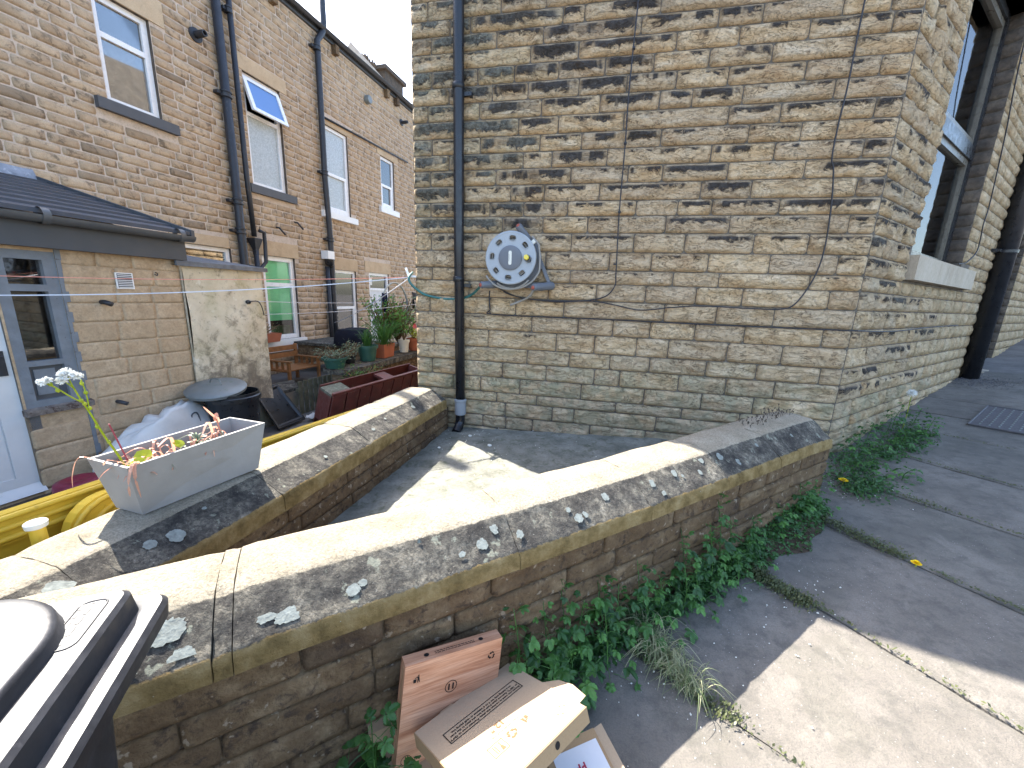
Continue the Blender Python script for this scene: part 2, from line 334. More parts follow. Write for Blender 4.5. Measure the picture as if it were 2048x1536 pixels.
M_FROST = simple('frosted_glass_pane', (.42, .46, .47), .25, .6, var=.16, vs=22, bd=.004, bs=60)
M_GOLD = simple('dull_window_trim', (.13, .115, .09), .35, .5, var=.1)
M_BLKFR = simple('black_window_frame', (.02, .021, .024), .3, .5)
M_IRON = simple('cast_iron_cover', (.10, .095, .10), .6, .4, .2, var=.25, vs=30, bd=.003)
M_PINK = simple('blossom', (.5, .08, .12), .6)
M_WPET = simple('white_seed_fluff', (.80, .80, .76), .9, .1)
M_DANDY = simple('dandelion_petals', (.85, .58, .01), .6, .2, var=.1)
M_RED = simple('red_print', (.42, .03, .06), .6, .3)
M_INK = simple('black_print', (.015, .013, .012), .7, .2)
M_INKF = simple('brown_print', (.16, .095, .05), .7, .2)
M_TAPE = simple('clear_parcel_tape', (.48, .46, .43), .3, .5, var=.2, vs=20)
M_WCARD = simple('white_card_print', (.66, .65, .66), .6, .2, var=.08)
def leafmat(name, c1, c2, tr=.35):
    b = NB(name); co = b.co('Object', rnd=20)
    c = b.mix(b.mr(b.rnd(), 0, 1), c1, c2); c = b.mix(b.mr(b.noise(co, 60, 4, .6), .3, .7, 0, .35), c, tuple(x*.5 for x in c1))
    at = b.n('VertexColor', layer_name='tone').outputs[0]; ts = b.n('SeparateColor'); b.L(at, ts.inputs[0]); c = b.mix(b.math('MULTIPLY', ts.outputs[0], .8), c, c2)
    b.done(c, .42, .4)
    tb = b.n('BsdfTranslucent'); b.L(b.mix(.5, c, c2), tb.inputs[0]); mx = b.n('MixShader'); mx.inputs[0].default_value = tr
    b.L(b.b.outputs[0], mx.inputs[1]); b.L(tb.outputs[0], mx.inputs[2]); b.L(mx.outputs[0], b.t.nodes['Material Output'].inputs[0]); return b.m
M_LEAF = leafmat('weed_leaf', (.045, .125, .03), (.13, .30, .065))
M_LEAFD = leafmat('dark_weed_leaf', (.03, .085, .025), (.07, .17, .045))
M_LEAFY = leafmat('yellow_green_leaf', (.35, .42, .02), (.5, .55, .05))
M_GRASS = leafmat('grass_blade', (.07, .14, .035), (.46, .44, .26))
M_DRY = leafmat('dry_pink_leaf', (.55, .24, .16), (.70, .42, .30))
M_MOSS = leafmat('joint_weeds', (.03, .055, .018), (.13, .145, .06))
M_GREYLF = leafmat('grey_green_leaf', (.12, .17, .10), (.25, .30, .20))
def glassmat(name, tint=(.02, .022, .025), rough=.03, alpha=.75, ior=1.6, extra=.12):
    b = NB(name); b.done(tint, rough, .8); tr = b.n('BsdfTransparent'); mx = b.n('MixShader'); fr = b.n('Fresnel'); fr.inputs[0].default_value = ior
    gl = b.n('BsdfGlossy'); gl.inputs['Roughness'].default_value = rough; tr.inputs[0].default_value = (*[alpha]*3, 1)
    b.L(b.math('MINIMUM', b.math('ADD', fr.outputs[0], extra), 1.0), mx.inputs[0]); b.L(tr.outputs[0], mx.inputs[1]); b.L(gl.outputs[0], mx.inputs[2]); b.L(mx.outputs[0], b.t.nodes['Material Output'].inputs[0]); return b.m
M_GLASS = glassmat('window_glass'); M_GLASSC = glassmat('clear_window_glass', alpha=.97, ior=1.25, extra=.02)
def cardmat(name, c, wood=False):
    b = NB(name); co = b.co('Object', rnd=2)
    if wood:
        at = b.n('VertexColor', layer_name='tone').outputs[0]; mp = b.n('Mapping'); b.L(at, mp.inputs[0]); mp.inputs['Scale'].default_value = (1, 1, 1)
        mp.inputs['Scale'].default_value = (1.3, 16, 1); w1 = b.noise(mp.outputs[0], 1.0, 5, .6, .6)
        mp2 = b.n('Mapping'); b.L(at, mp2.inputs[0]); mp2.inputs['Scale'].default_value = (2, 85, 1)
        col = b.ramp(w1, [(.3, (.33, .13, .065)), (.5, (.55, .28, .16)), (.7, (.66, .38, .24))])
        col = b.mix(b.mr(b.noise(mp2.outputs[0], 1.2, 4, .6), .4, .65, 0, .45), col, (.30, .12, .065)); return b.done(col, .45, .35)
    col = b.mix(b.mr(b.noise(co, 5, 4, .6), .3, .7, 0, .25), c, tuple(x*.75 for x in c)); col = b.mix(b.mr(b.noise(co, 220, 3, .7), .4, .7, 0, .25), col, tuple(x*.6 for x in c))
    col = b.mix(b.mr(b.noise(co, 13, 3, .5), .68, .74, 0, .4), col, (.32, .2, .1)); return b.done(col, .7, .25)
M_KRAFT = cardmat('kraft_card', (.36, .25, .155)); M_KRAFTL = cardmat('pale_kraft_card', (.42, .315, .21)); M_WOODP = cardmat('wood_print_card', (.5, .3, .2), True)
M_KRAFTD = cardmat('brown_inner_card', (.36, .235, .125))

# ------------------------------------------------------------------ stone builders
def nz(x, y, z): return noise.noise(Vector((x, y, z)))
def ftb(x, y, z, o=4): return noise.fractal(Vector((x, y, z)), 1.0, 2.1, o)
def rockstone(mb, pl, u0, u1, z0, z1, j=.007, proud=.022, rough=.014, back=.03, cell=.035, margin=.012, skew=0.0, base=.004):
    a, b = u0+j*.5, u1-j*.5; c, d = z0+j*.5, z1-j*.5; L, Hh = b-a, d-c
    if L < .02 or Hh < .01: return
    nu = max(3, min(26, int(L/cell))); nv = max(3, min(8, int(Hh/(cell*.75)))); sd = RND.uniform(0, 100); rc = RND.uniform(.002, .01)
    def P(s, t):
        e = min(s*L, (1-s)*L, t*Hh, (1-t)*Hh); k = min(1, e/margin) if margin > 0 else 1; k = k*k*(3-2*k)
        u = a+s*L; z = c+t*Hh+skew*(u-a)
        # rounded corners
        cs = min(s, 1-s)*L; ct = min(t, 1-t)*Hh
        if cs < 1e-6 and ct < 1e-6: u += rc*(1 if s < .5 else -1); z += rc*.6*(1 if t < .5 else -1)
        elif cs < 1e-6: u += nz(z*9, sd, 1)*.0035
        elif ct < 1e-6: z += nz(u*9, sd, 3)*.0035
        q = .5+.5*ftb(u*3.2+sd, z*8, sd, 4); rid = 1-abs(2*abs(ftb(u*2.3, z*6+sd, sd+9, 3)))
        dd = max(.0025, base+k*(proud*(.35+.65*q)+rough*(rid-.4)*.8))
        return pl.p(u, z, dd)
    mb.grid(P, nu, nv, flip=False)
    n = (nu+1)*(nv+1); st = len(mb.v)-n
    per = [st+i for i in range(nu+1)]+[st+(jj+1)*(nu+1)+nu for jj in range(nv)]+[st+nv*(nu+1)+i for i in range(nu-1, -1, -1)]+[st+jj*(nu+1) for jj in range(nv-1, 0, -1)]
    b0 = len(mb.v); N = pl.N
    for i in per: v = Vector(mb.v[i]); mb.v.append(tuple(v-N*(back+ (v-pl.o).dot(N)))); mb.c.append((0, 0, 0, 1))
    m = len(per)
    for i in range(m): k = (i+1) % m; mb.f.append((per[k], per[i], b0+i, b0+k)); mb.m.append(0)
def orient(mb, pl):
    """flip faces of a grid so that they look along the plane normal"""
    pass
def holed(mb, pl, u0, u1, z0, z1, holes, d=0.0, rev=.2, m=0, mr=0):
    us = sorted(set([u0, u1]+[h[i] for h in holes for i in (0, 1) if u0 < h[i] < u1])); zs = sorted(set([z0, z1]+[h[i] for h in holes for i in (2, 3) if z0 < h[i] < z1]))
    for i in range(len(us)-1):
        for k in range(len(zs)-1):
            um, zm = (us[i]+us[i+1])/2, (zs[k]+zs[k+1])/2
            if any(h[0] < um < h[1] and h[2] < zm < h[3] for h in holes): continue
            mb.add([pl.p(us[i], zs[k], d), pl.p(us[i+1], zs[k], d), pl.p(us[i+1], zs[k+1], d), pl.p(us[i], zs[k+1], d)], [(0, 1, 2, 3)], m)
    for h in holes:
        a, b, c, e = h[:4]
        q = [(a, c), (b, c), (b, e), (a, e)]
        for i in range(4):
            (x0, y0), (x1, y1) = q[i], q[(i+1) % 4]
            mb.add([pl.p(x0, y0, d), pl.p(x1, y1, d), pl.p(x1, y1, d-rev), pl.p(x0, y0, d-rev)], [(0, 1, 2, 3)], mr)
def intervals(u0, u1, z0, z1, holes):
    segs = [(u0, u1)]
    for h in holes:
        if h[2]+.005 < z1 and h[3]-.005 > z0:
            ns = []
            for a, b in segs:
                if h[1] <= a or h[0] >= b: ns.append((a, b))
                else:
                    if h[0]-a > .03: ns.append((a, h[0]))
                    if b-h[1] > .03: ns.append((h[1], b))
            segs = ns
    return segs
def cuts(a, b, lo, hi, rnd):
    xs = [a]
    while b-xs[-1] > hi: xs.append(xs[-1]+rnd.uniform(lo, hi))
    if b-xs[-1] < lo*.55 and len(xs) > 1: xs[-1] = (xs[-2]+b)/2
    xs.append(b); return xs

# ================================================================== 1. gable building
ROWS = [(2.256, [-1.6, -0.96, -0.59]), (2.136, [-1.4, -1.22, -0.45, -0.28, 0.29]), (2.011, [-1.57, -0.99, -0.6, 0.16, 0.71, 1.01, 1.52, 1.81]), (1.882, [-0.7, -0.31, 0.43, 0.87, 1.33, 1.84]), (1.752, [-1.57, -1.15, -0.83, -0.46, -0.09, 0.28, 0.68, 1.11, 1.64]), (1.622, [-1.41, -1.02, -0.71, -0.29, 0.09, 0.46, 0.83, 1.35, 1.82]), (1.489, [-1.61, -1.13, -0.59, -0.11, 0.35, 0.59, 0.95, 1.56]), (1.353, [-0.78, -0.44, 0.09, 0.87, 1.23, 1.84]), (1.222, [-1.57, -1.12, -0.59, -0.24, 0.39, 1.03, 1.39]), (1.092, [-1.41, -0.73, -0.48, -0.02, 0.78, 1.23, 1.82]), (0.961, [-1.59, -0.97, -0.31, 0.16, 0.43, 0.92, 1.46]), (0.824, [-1.27, -0.83, -0.53, -0.06, 0.74, 1.11, 1.83]), (0.701, [-1.59, -1.02, -0.71, -0.32, 0.25, 0.58, 0.84, 1.33]), (0.562, [-0.9, -0.53, -0.14, 0.5, 0.99, 1.83]), (0.406, [-1.59, -1.09, -0.27, 0.26, 0.67, 1.19, 1.58]), (0.253, [-0.49, 0.07, 0.42, 0.87, 1.33, 1.81]), (0.135, [-1.58, -0.89, -0.26, 0.61, 0.97, 1.64]), (-0.013, [-1.21, -0.45, -0.02, 0.4, 0.81, 1.17, 1.8]), (-0.168, [-1.61, -1.0, -0.75, -0.3, 0.57, 0.99, 1.43]), (-0.318, [-0.59, -0.16, 0.15, 0.47, 0.84, 1.23, 1.81]), (-0.486, [-1.57, -1.01, -0.35, -0.0, 0.37, 0.64, 1.12, 1.54]), (-0.626, [-0.62, -0.22, 0.15, 0.5, 0.97, 1.37, 1.85]), (-0.779, [-1.59, -0.86, -0.43, 0.02, 0.25, 0.76, 1.15, 1.53]), (-0.93, [-1.36, -1.08, -0.68, -0.09, 0.48, 0.97, 1.39]), (-1.03, [-0.91, -0.51, 0.24, 0.82, 1.3]), (-1.175, [-0.82, -0.35, -0.14, 0.61]), (-1.3, [-1.05, -0.81, -0.54, 0.02, 0.53]), (-1.42, [-.9, -.2, .4, 1.1])]
ZC = [2.396]+[r[0] for r in ROWS]
bld = thing('stone_building', 'tall sandstone gable end of rock-faced blocks with black downpipe and hose reel', 'building', (0, 3.64, -1.4))
XL, XR = -1.756, 2.009
def gl(z): return XL+max(0, (z-2.62))/2.2
# walls (mortar bed, body)
body = MB(); zt, zb = 5.6, -2.0; far = 11.0
SW = (1.0, 2.93, .48, 3.05); DR = (5.05, 6.9, -1.2, 1.6)
side_len = 13.0
fp = [(XL, zb), (XR, zb), (XR, zt), (gl(zt), zt), (XL, 2.62)]
body.add([FAC.p(u, z, 0) for u, z in fp], [(0, 1, 2, 3, 4)])
for (ua, za), (ub, zb2) in ((fp[0], fp[4]), (fp[4], fp[3])):
    body.add([Vector((ua, 3.64, za)), Vector((ub, 3.64, zb2)), Vector((ub, far, zb2)), Vector((ua, far, za))], [(0, 1, 2, 3)])
holed(body, SID, 0, side_len, zb, zt, [SW, DR], 0, .28)
e = SID.p(side_len, 0)
body.add([(gl(zt), 3.64, zt), (XR, 3.64, zt), (e.x, e.y, zt), (gl(zt), e.y, zt)], [(0, 1, 2, 3)])
body.add([(XL, far, zb), (XL, far, 2.62), (gl(zt), far, zt), (e.x, far, zt), (e.x, far, zb)], [(0, 1, 2, 3, 4)])
body.build('wall', M_MORT, bld)
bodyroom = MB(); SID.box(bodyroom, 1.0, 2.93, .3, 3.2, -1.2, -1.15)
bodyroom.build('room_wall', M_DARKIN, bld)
front = []; stuff = MB()
rr = random.Random(3)
def stain_for(x, z):
    left = max(0, min(1, (1.2-x)/2.6)); hi = max(0, min(1, (z+.05)/.7))
    return max(0, min(1, (.35+.75*rr.random())*(.3+.75*hi)*(.72+.45*left)))
def green_for(x, z):
    low = max(0, min(1, (-.45-z)/.45)); left = max(0, min(1, (-.2-x)/1.4)); hi = max(0, min(1, z/1.2))
    return max(0, min(1, low*.75+left*.45*(.4+.6*hi)+rr.uniform(-.1, .1)))
for i, (zb_, js) in enumerate(ROWS):
    z1 = ZC[i]; xs = [XL]+js+[XR-.002]
    for a, b in zip(xs, xs[1:]):
        m = MB(); low = zb_ < -.95
        rockstone(m, FAC, a, b, zb_, z1, j=.008, proud=.022 if not low else .014, rough=.034, cell=.022, margin=.017)
        o = m.build('stone', M_ASH, bld, smooth=True); xm = (a+b)/2
        wet = 1.0 if low else 0
        o.color = (stain_for(xm, zb_)*(0.35 if low else 1), green_for(xm, zb_) if not low else .7, 0, 1); front.append(o)
z = 2.396
while z < 5.5:
    h = rr.uniform(.12, .14); xs = cuts(gl(z+h), XR, .28, .6, rr)
    for a, b in zip(xs, xs[1:]): rockstone(stuff, FAC, a, b, z, z+h, cell=.08)
    z += h
LFS = Plane((XL, 3.64), (0, 1), (-1, 0)); z = -2.0
while z < 2.6:
    h = .135; xs = cuts(.52, 7.0, .3, .6, rr)
    for a, b in zip(xs, xs[1:]): rockstone(stuff, LFS, a, b, z, z+h, cell=.12)
    z += h
# left return quoins (outline of the edge)
sides = []; FL = Plane((XL, 3.64), (0, 1), (-1, 0))
for i, (zb_, js) in enumerate(ROWS[:-1]):
    rockstone(stuff, FL, 0.0, .5 if i % 2 else .3, zb_, ZC[i], proud=.004, rough=.006)
z = -2.0
# side wall courses line up with the gable courses
SB = [z for z in [2.396+.13*k for k in range(24, 0, -1)]]+ZC+[]
extra = []
for i in range(len(SB)-1): extra.append((SB[i+1], SB[i]))
SH = [SW, DR, (.93, 3.32, .27, .48), (.93, 3.32, 3.05, 3.33)]
cnt = 0; cand = []
for zb_, z1 in extra:
    for a, b in intervals(0, side_len, zb_, z1, SH):
        off = rr.uniform(0, .25); xs = cuts(a, b, .22, .5, rr)
        for p, q in zip(xs, xs[1:]):
            zc = (zb_+z1)/2; pos = SID.p((p+q)/2, zc); dist = pos.length
            vis = (zc < .62*pos.y) and p < 9
            cand.append((-(z1-zb_)*(q-p)/dist**2 if vis else 0, p, q, zb_, z1))
cand.sort(key=lambda t: t[0])
room = 296-len(front)
for k, (wgt, p, q, zb_, z1) in enumerate(cand):
    if k < room:
        m = MB(); rockstone(m, SID, p, q, zb_, z1, j=.008, proud=.022, rough=.034, cell=.028, margin=.017); o = m.build('stone', M_ASH, bld, smooth=True)
        o.color = (rr.uniform(.3, .75)*(1 if zb_ > -.9 else .3), rr.uniform(0, .25)+(.5 if zb_ < -.9 else 0), 0, 1)
    else: rockstone(stuff, SID, p, q, zb_, z1, cell=.07)
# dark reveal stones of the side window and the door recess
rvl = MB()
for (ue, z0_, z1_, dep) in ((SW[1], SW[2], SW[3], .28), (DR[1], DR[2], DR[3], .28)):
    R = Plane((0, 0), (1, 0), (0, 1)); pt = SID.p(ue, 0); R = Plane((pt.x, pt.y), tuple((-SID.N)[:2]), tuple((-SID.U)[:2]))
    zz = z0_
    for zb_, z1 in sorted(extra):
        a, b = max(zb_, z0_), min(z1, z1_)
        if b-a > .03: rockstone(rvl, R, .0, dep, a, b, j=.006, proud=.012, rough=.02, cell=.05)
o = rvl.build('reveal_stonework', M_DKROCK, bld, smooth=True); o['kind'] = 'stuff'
o = stuff.build('stonework', M_ASH, bld, smooth=True); o['kind'] = 'stuff'; o.color = (.5, .3, 0, 1)
# side window: sill, lintel, frame, panes
m = MB(); SID.box(m, .95, 3.30, .275, .487, -.15, .075); o = m.build('window_sill', M_SILLN, bld)
m = MB(); SID.box(m, .8, 3.3, 3.05, 3.33, -.2, .03); m.build('window_lintel', M_LINT, bld)
fr = MB(); D0 = -.20
for a, b, c, d_ in ((1.0, 1.07, .487, 3.05), (2.84, 2.93, .487, 3.05), (1.07, 2.84, .487, .56), (1.07, 2.84, 2.98, 3.05), (1.07, 2.84, 1.66, 1.80)): SID.box(fr, a, b, c, d_, D0, D0+.07)
side_fr = fr.build('window_frame', M_BLKFR, bld)
fr = MB()
for a, b, c, d_ in ((2.79, 2.84, .56, 1.66), (2.79, 2.84, 1.8, 2.98), (1.07, 2.79, 1.60, 1.66), (1.07, 2.79, 1.80, 1.86), (1.07, 2.79, 2.92, 2.98), (1.07, 2.79, .56, .60)): SID.box(fr, a, b, c, d_, D0, D0+.05)
fr.build('window_trim', M_GOLD, side_fr)
m = MB(); SID.box(m, 1.07, 2.79, .60, 1.60, D0+.012, D0+.018); m.build('pane', M_GLASSC, side_fr)
m = MB(); SID.box(m, 1.07, 2.79, 1.86, 2.92, D0+.012, D0+.018); m.build('pane', M_GLASSC, side_fr)
m = MB(); m.grid(lambda s, t: SID.p(1.05+1.72*s+.03*sin(t*3), .60+1.02*t, D0-.03+.012*sin(s*60)), 60, 6); m.build('net_curtain', M_CURT, bld, smooth=True)
m = MB(); SID.box(m, 5.05, 6.9, -1.1, 1.6, -.30, -.26); m.build('door_panel', M_BLKPL, bld)

# ------------------------------------------------------------------ hung on the gable
pp = thing('downpipe', 'long black plastic drainpipe running down the sandstone gable into a grey collar', 'drainpipe', (-1.29, 3.55, -1.33))
m = MB(); m.tube([(-1.302, 3.57, 5.6), (-1.302, 3.57, 2.34), (-1.29, 3.57, .5), (-1.268, 3.57, -1.02)], .046, 20); m.build('pipe', M_BLKPIPE, pp, smooth=True)
for zz in (1.70, .12):
    m = MB(); x = -1.30+.01*(1.7-zz)/1.6
    m.lathe((x, 3.57, zz), (0, 0, 1), [(.046, 0), (.053, .005), (.053, .045), (.046, .05)], 20); m.build('socket', M_BLKPIPE, pp, smooth=True)
    m = MB(); m.aabb(x+.04, x+.115, 3.575, 3.60, zz-.045, zz-.015); m.aabb(x+.09, x+.115, 3.60, 3.64, zz-.05, zz-.01); m.aabb(x-.052, x+.052, 3.605, 3.64, zz-.045, zz-.015); m.build('bracket', M_BLKPIPE, pp)
m = MB(); m.lathe((-1.266, 3.57, -1.17), (0, 0, 1), [(.05, 0), (.056, .0), (.056, .13), (.061, .135), (.061, .155), (.05, .16), (.046, .15)], 24); m.build('collar', M_GREYPL, pp, smooth=True, ang=40)
m = MB(); m.tube(smoothpath([(-1.266, 3.57, -1.15), (-1.268, 3.57, -1.24), (-1.27, 3.54, -1.29), (-1.275, 3.47, -1.335)], 4), .046, 18, caps=False)
m.tube(smoothpath([(-1.268, 3.57, -1.24), (-1.27, 3.54, -1.29), (-1.275, 3.48, -1.33)], 4), .037, 18, caps=True); m.build('shoe', M_BLKPIPE, pp, smooth=True)

hr = thing('hose_reel', 'round grey garden hose reel with eight oval holes and a yellow knob on the gable', 'hose reel', (-.777, 3.5, .332))
cx, cz, yf = -.777, .332, 3.47
outl = [circ(0, 0, .223, 64)]
for k in range(8):
    a = pi/2+.06+k*pi/4-.15; ca, sa = cos(a)*.166, sin(a)*.166; pts = []
    for i in range(20):
        t = 2*pi*i/20; ex = .028*abs(cos(t))**.7*(1 if cos(t) > 0 else -1); ey = .021*abs(sin(t))**.7*(1 if sin(t) > 0 else -1)
        tx, ty = -sin(a), cos(a); pts.append((ca+tx*ex+cos(a)*ey, sa+ty*ex+sin(a)*ey))
    outl.append(pts)
vf = curve_mesh(outl, .006)
m = MB(); place2d(m, vf, (cx, yf, cz), (1, 0, .03), (0, .0, 1), (0, -1, 0)); m.build('front_disc', M_REEL, hr)
m = MB(); m.lathe((cx, yf-.002, cz), (0, -1, 0), [(.205, .004), (.223, .010), (.226, .0), (.223, -.022), (.212, -.022)], 64)
for k in range(8):
    a = pi/2+.06+k*pi/4-.15; c0 = Vector((cx+cos(a)*.166, yf-.008, cz+sin(a)*.166)); tx = Vector((-sin(a), 0, cos(a))); ty = Vector((cos(a), 0, sin(a)))
    m.tube([c0+tx*.031*(abs(cos(t))**.7*(1 if cos(t) > 0 else -1))+ty*.024*(abs(sin(t))**.7*(1 if sin(t) > 0 else -1)) for t in [2*pi*i/20 for i in range(20)]], .003, 6, closed=True)
m.build('rim', M_REEL, hr, smooth=True)
m = MB(); m.lathe((cx, yf-.008, cz), (0, -1, 0), [(.104, -.002), (.104, .008), (.098, .011), (.06, .012), (.0005, .012)], 40); hub = m.build('hub_cap', M_REELD, hr, smooth=True, ang=30)
m = MB(); vfl = curve_mesh([[(x*.014, y*.058) for x, y in ((-1, -.8), (-.6, -1), (.6, -1), (1, -.8), (1, .8), (.6, 1), (-.6, 1), (-1, .8))]], .002); place2d(m, vfl, (cx, yf-.022, cz), (1, 0, 0), (0, 0, 1), (0, -1, 0)); m.build('label_plate', M_CREAM, hub)
m = MB(); place2d(m, text_mesh('Hozelock', .0155, 'CENTER'), (cx-.004, yf-.0255, cz), (0, 0, 1), (-1, 0, 0), (0, -1, 0)); m.build('lettering', M_GREYPL, hub)
m = MB(); m.lathe((cx+.152, yf-.008, cz+.0), (0, -1, 0), [(.03, 0), (.03, .012), (.024, .014)], 20); m.build('knob_base', M_REELD, hr, smooth=True, ang=30)
m = MB(); m.lathe((cx+.147, yf-.02, cz+.004), (0, -1, 0), [(.021, 0), (.022, .03), (.018, .036), (.0005, .037)], 20); m.build('knob', M_YKNOB, hr, smooth=True, ang=30)
m = MB(); m.lathe((cx+.03, yf+.13, cz+.0), (0, -1, 0), [(.0005, .0), (.223, .0), (.226, .012), (.205, .018), (.10, .018), (.10, .13)], 56); m.build('back_disc', M_REELD, hr, smooth=True, ang=35)
m = MB()
for k in range(26):
    r_ = .115+.022*(k//6)+RND.uniform(-.004, .004); y_ = yf+.025+.017*(k % 6); tilt = RND.uniform(-.01, .01)
    m.tube([(cx+.012+cos(t)*r_, y_+sin(t*2)*.004, cz+sin(t)*r_+tilt*cos(t)) for t in [2*pi*i/36 for i in range(36)]], .0085, 6, closed=True)
m.tube([(cx+.02+cos(t)*.245, yf+.05+.02*sin(t), cz-.025+sin(t)*.235) for t in [-.9+1.9*i/18-1.3 for i in range(19)]]+[(cx+.25, yf+.06, cz+.02), (cx+.235, yf+.06, cz+.12), (cx+.17, yf+.07, cz+.19)], .0095, 8)
m.tube([(cx-.02+cos(t)*.24, yf+.03, cz-.03+sin(t)*.235) for t in [-2.6+1.9*i/16 for i in range(17)]], .0095, 8)
m.build('coiled_hose', M_HOSE, hr, smooth=True)
m = MB(); m.tube(smoothpath([(-.545, 3.44, .085), (-.60, 3.50, .01), (-.68, 3.56, -.03), (-.79, 3.58, -.075)], 5), .011, 8); m.build('hose_end', M_HOSE, hr, smooth=True)
for nm, c0, c1 in (('foot', (-1.035, 3.43, .095), (-.90, 3.60, .11)), ('foot', (-.555, 3.40, .085), (-.42, 3.62, .11)), ('foot', (-.72, 3.47, .60), (-.62, 3.61, .46))):
    c0, c1 = Vector(c0), Vector(c1); m = MB(); ax = (c1-c0); L = ax.length
    m.lathe(c0, ax, [(.0005, 0), (.026, .001), (.031, .012), (.029, .05), (.034, .09), (.036, L)], 14); ft = m.build(nm, M_REELD, hr, smooth=True, ang=50)
    m = MB(); m.lathe(c0-ax.normalized()*.008, ax, [(.0005, 0), (.015, .001), (.017, .01)], 12); m.build('red_end', M_TAP, ft, smooth=True)
m = MB(); m.box((-.70, 3.57, .46), (.05, 0, -.3), (.03, 0, .02), (0, .05, 0)); m.aabb(-.93, -.42, 3.585, 3.625, .085, .135); m.box((-.44, 3.57, .1), (.03, 0, 0), (-.17, 0, .36), (0, .05, 0)); m.build('wall_bracket', M_REELD, hr)
m = MB(); m.box((-.60, 3.50, .44), (.035, 0, .03), (-.02, 0, .025), (0, .03, 0)); m.build('hose_connector', M_CREAM, hr)

def fpoly(pts, d, pl=FAC): return [pl.p(u, z, d) for u, z in pts]
def cable(name, label, pts, d, r, pl=FAC, mat=M_CABLE, extra=None, clips=0):
    P = smoothpath(fpoly(pts, d, pl)+(extra or []), 6); t = thing(name, label, 'cable', P[0]); m = MB(); m.tube(P, r, 6); m.build('wire', mat, t, smooth=True)
    return t
cA = cable('wall_cable', 'thin black cable dropping down the gable and curling left under the hose reel', [[0.12, 2.6], [0.118, 2.231], [0.108, 1.633], [0.115, 1.24], [0.116, 0.707], [0.132, 0.26], [0.128, 0.112], [0.016, 0.014], [-0.292, -0.019], [-0.661, -0.01], [-0.877, 0.06], [-0.975, 0.125]], .045, .006)
for zz in (.72, 1.24, 1.9, .3):
    m = MB(); m.box(FAC.p(.105, zz, .02), (.022, 0, 0), (0, 0, .012), (0, -.035, 0)); m.build('clip', M_CABLE, cA)
cable('wall_cable', 'second thin black cable nearer the building corner with a slack bend towards the reel', [[1.63, 2.6], [1.623, 2.082], [1.621, 1.816], [1.62, 1.538], [1.609, 1.313], [1.609, 1.087], [1.637, 0.994], [1.669, 0.731], [1.679, 0.441], [1.648, 0.233], [1.558, 0.035], [1.458, -0.021], [1.236, -0.025], [0.849, -0.02], [0.611, -0.042], [0.366, -0.073], [0.15, -0.038], [-0.07, -0.012], [-.4, -.03], [-.8, .02], [-.9, .1]], .045, .0055)
cable('wall_cable', 'black cable clipped along a mortar course and round onto the street side wall', [[-0.997, 0.05], [-1.0, 0.0], [-0.99, -0.12], [-0.934, -0.168], [0.031, -0.167], [0.869, -0.172], [1.63, -0.17], [1.99, -0.169]], .03, .006, extra=[SID.p(u, z, .035) for u, z in [[.05, -.17], [0.595, -0.185], [1.156, -0.185], [1.994, -0.166], [3.375, -0.152]]])
cable('wall_cable', 'thin dark cable hanging on the side wall right of the window', [[2.721, 3.1], [2.9, 2.4], [3.091, 1.976], [3.228, 1.513], [3.291, 1.212], [3.26, 1.019], [3.324, 0.855], [3.3, 0.711], [2.989, 0.579], [2.8, .55], [2.6, .53]], .03, .006, pl=SID)
gh = thing('garden_hose', 'teal green hose drooping behind the downpipe from the building edge to the reel', 'hose', (-1.75, 3.58, .18)); m = MB()
m.tube(smoothpath([(-1.80, 3.66, .2), (-1.80, 3.58, .15), (-1.775, 3.57, .09), (-1.70, 3.60, .02), (-1.62, 3.61, -.015), (-1.45, 3.62, -.04), (-1.27, 3.62, -.03), (-1.15, 3.59, .02), (-1.04, 3.46, .09)], 6), .0115, 8); m.build('tube', M_TEAL, gh, smooth=True)
# soil pipe on the street side
sp = thing('soil_pipe', 'thick black pipe standing against the street side wall at the far right', 'drainpipe', tuple(SID.p(4.55, -.95, .1)))
P = SID.p(4.55, -.98, .10); m = MB(); m.tube([P, (P.x, P.y, 5.2)], .102, 24); m.build('pipe', M_BLKPIPE, sp, smooth=True)
for zz in (.80,):
    m = MB(); m.lathe((P.x, P.y, zz), (0, 0, 1), [(.10, 0), (.111, .003), (.111, .04), (.10, .043)], 24); q = SID.p(4.30, zz+.005, .0)
    m.box(SID.p(4.27, zz, .0), SID.U*.08, (0, 0, .045), SID.N*.05); m.box(SID.p(4.3, zz+.005, .05), SID.U*.2, (0, 0, .035), SID.N*.03); m.build('bracket', M_BLKPIPE, sp, smooth=True, ang=40)
ds = MB(); SID.box(ds, 5.1, 6.85, -1.0, -.86, -.2, .16); ds.build('door_step', M_SILLN, bld)

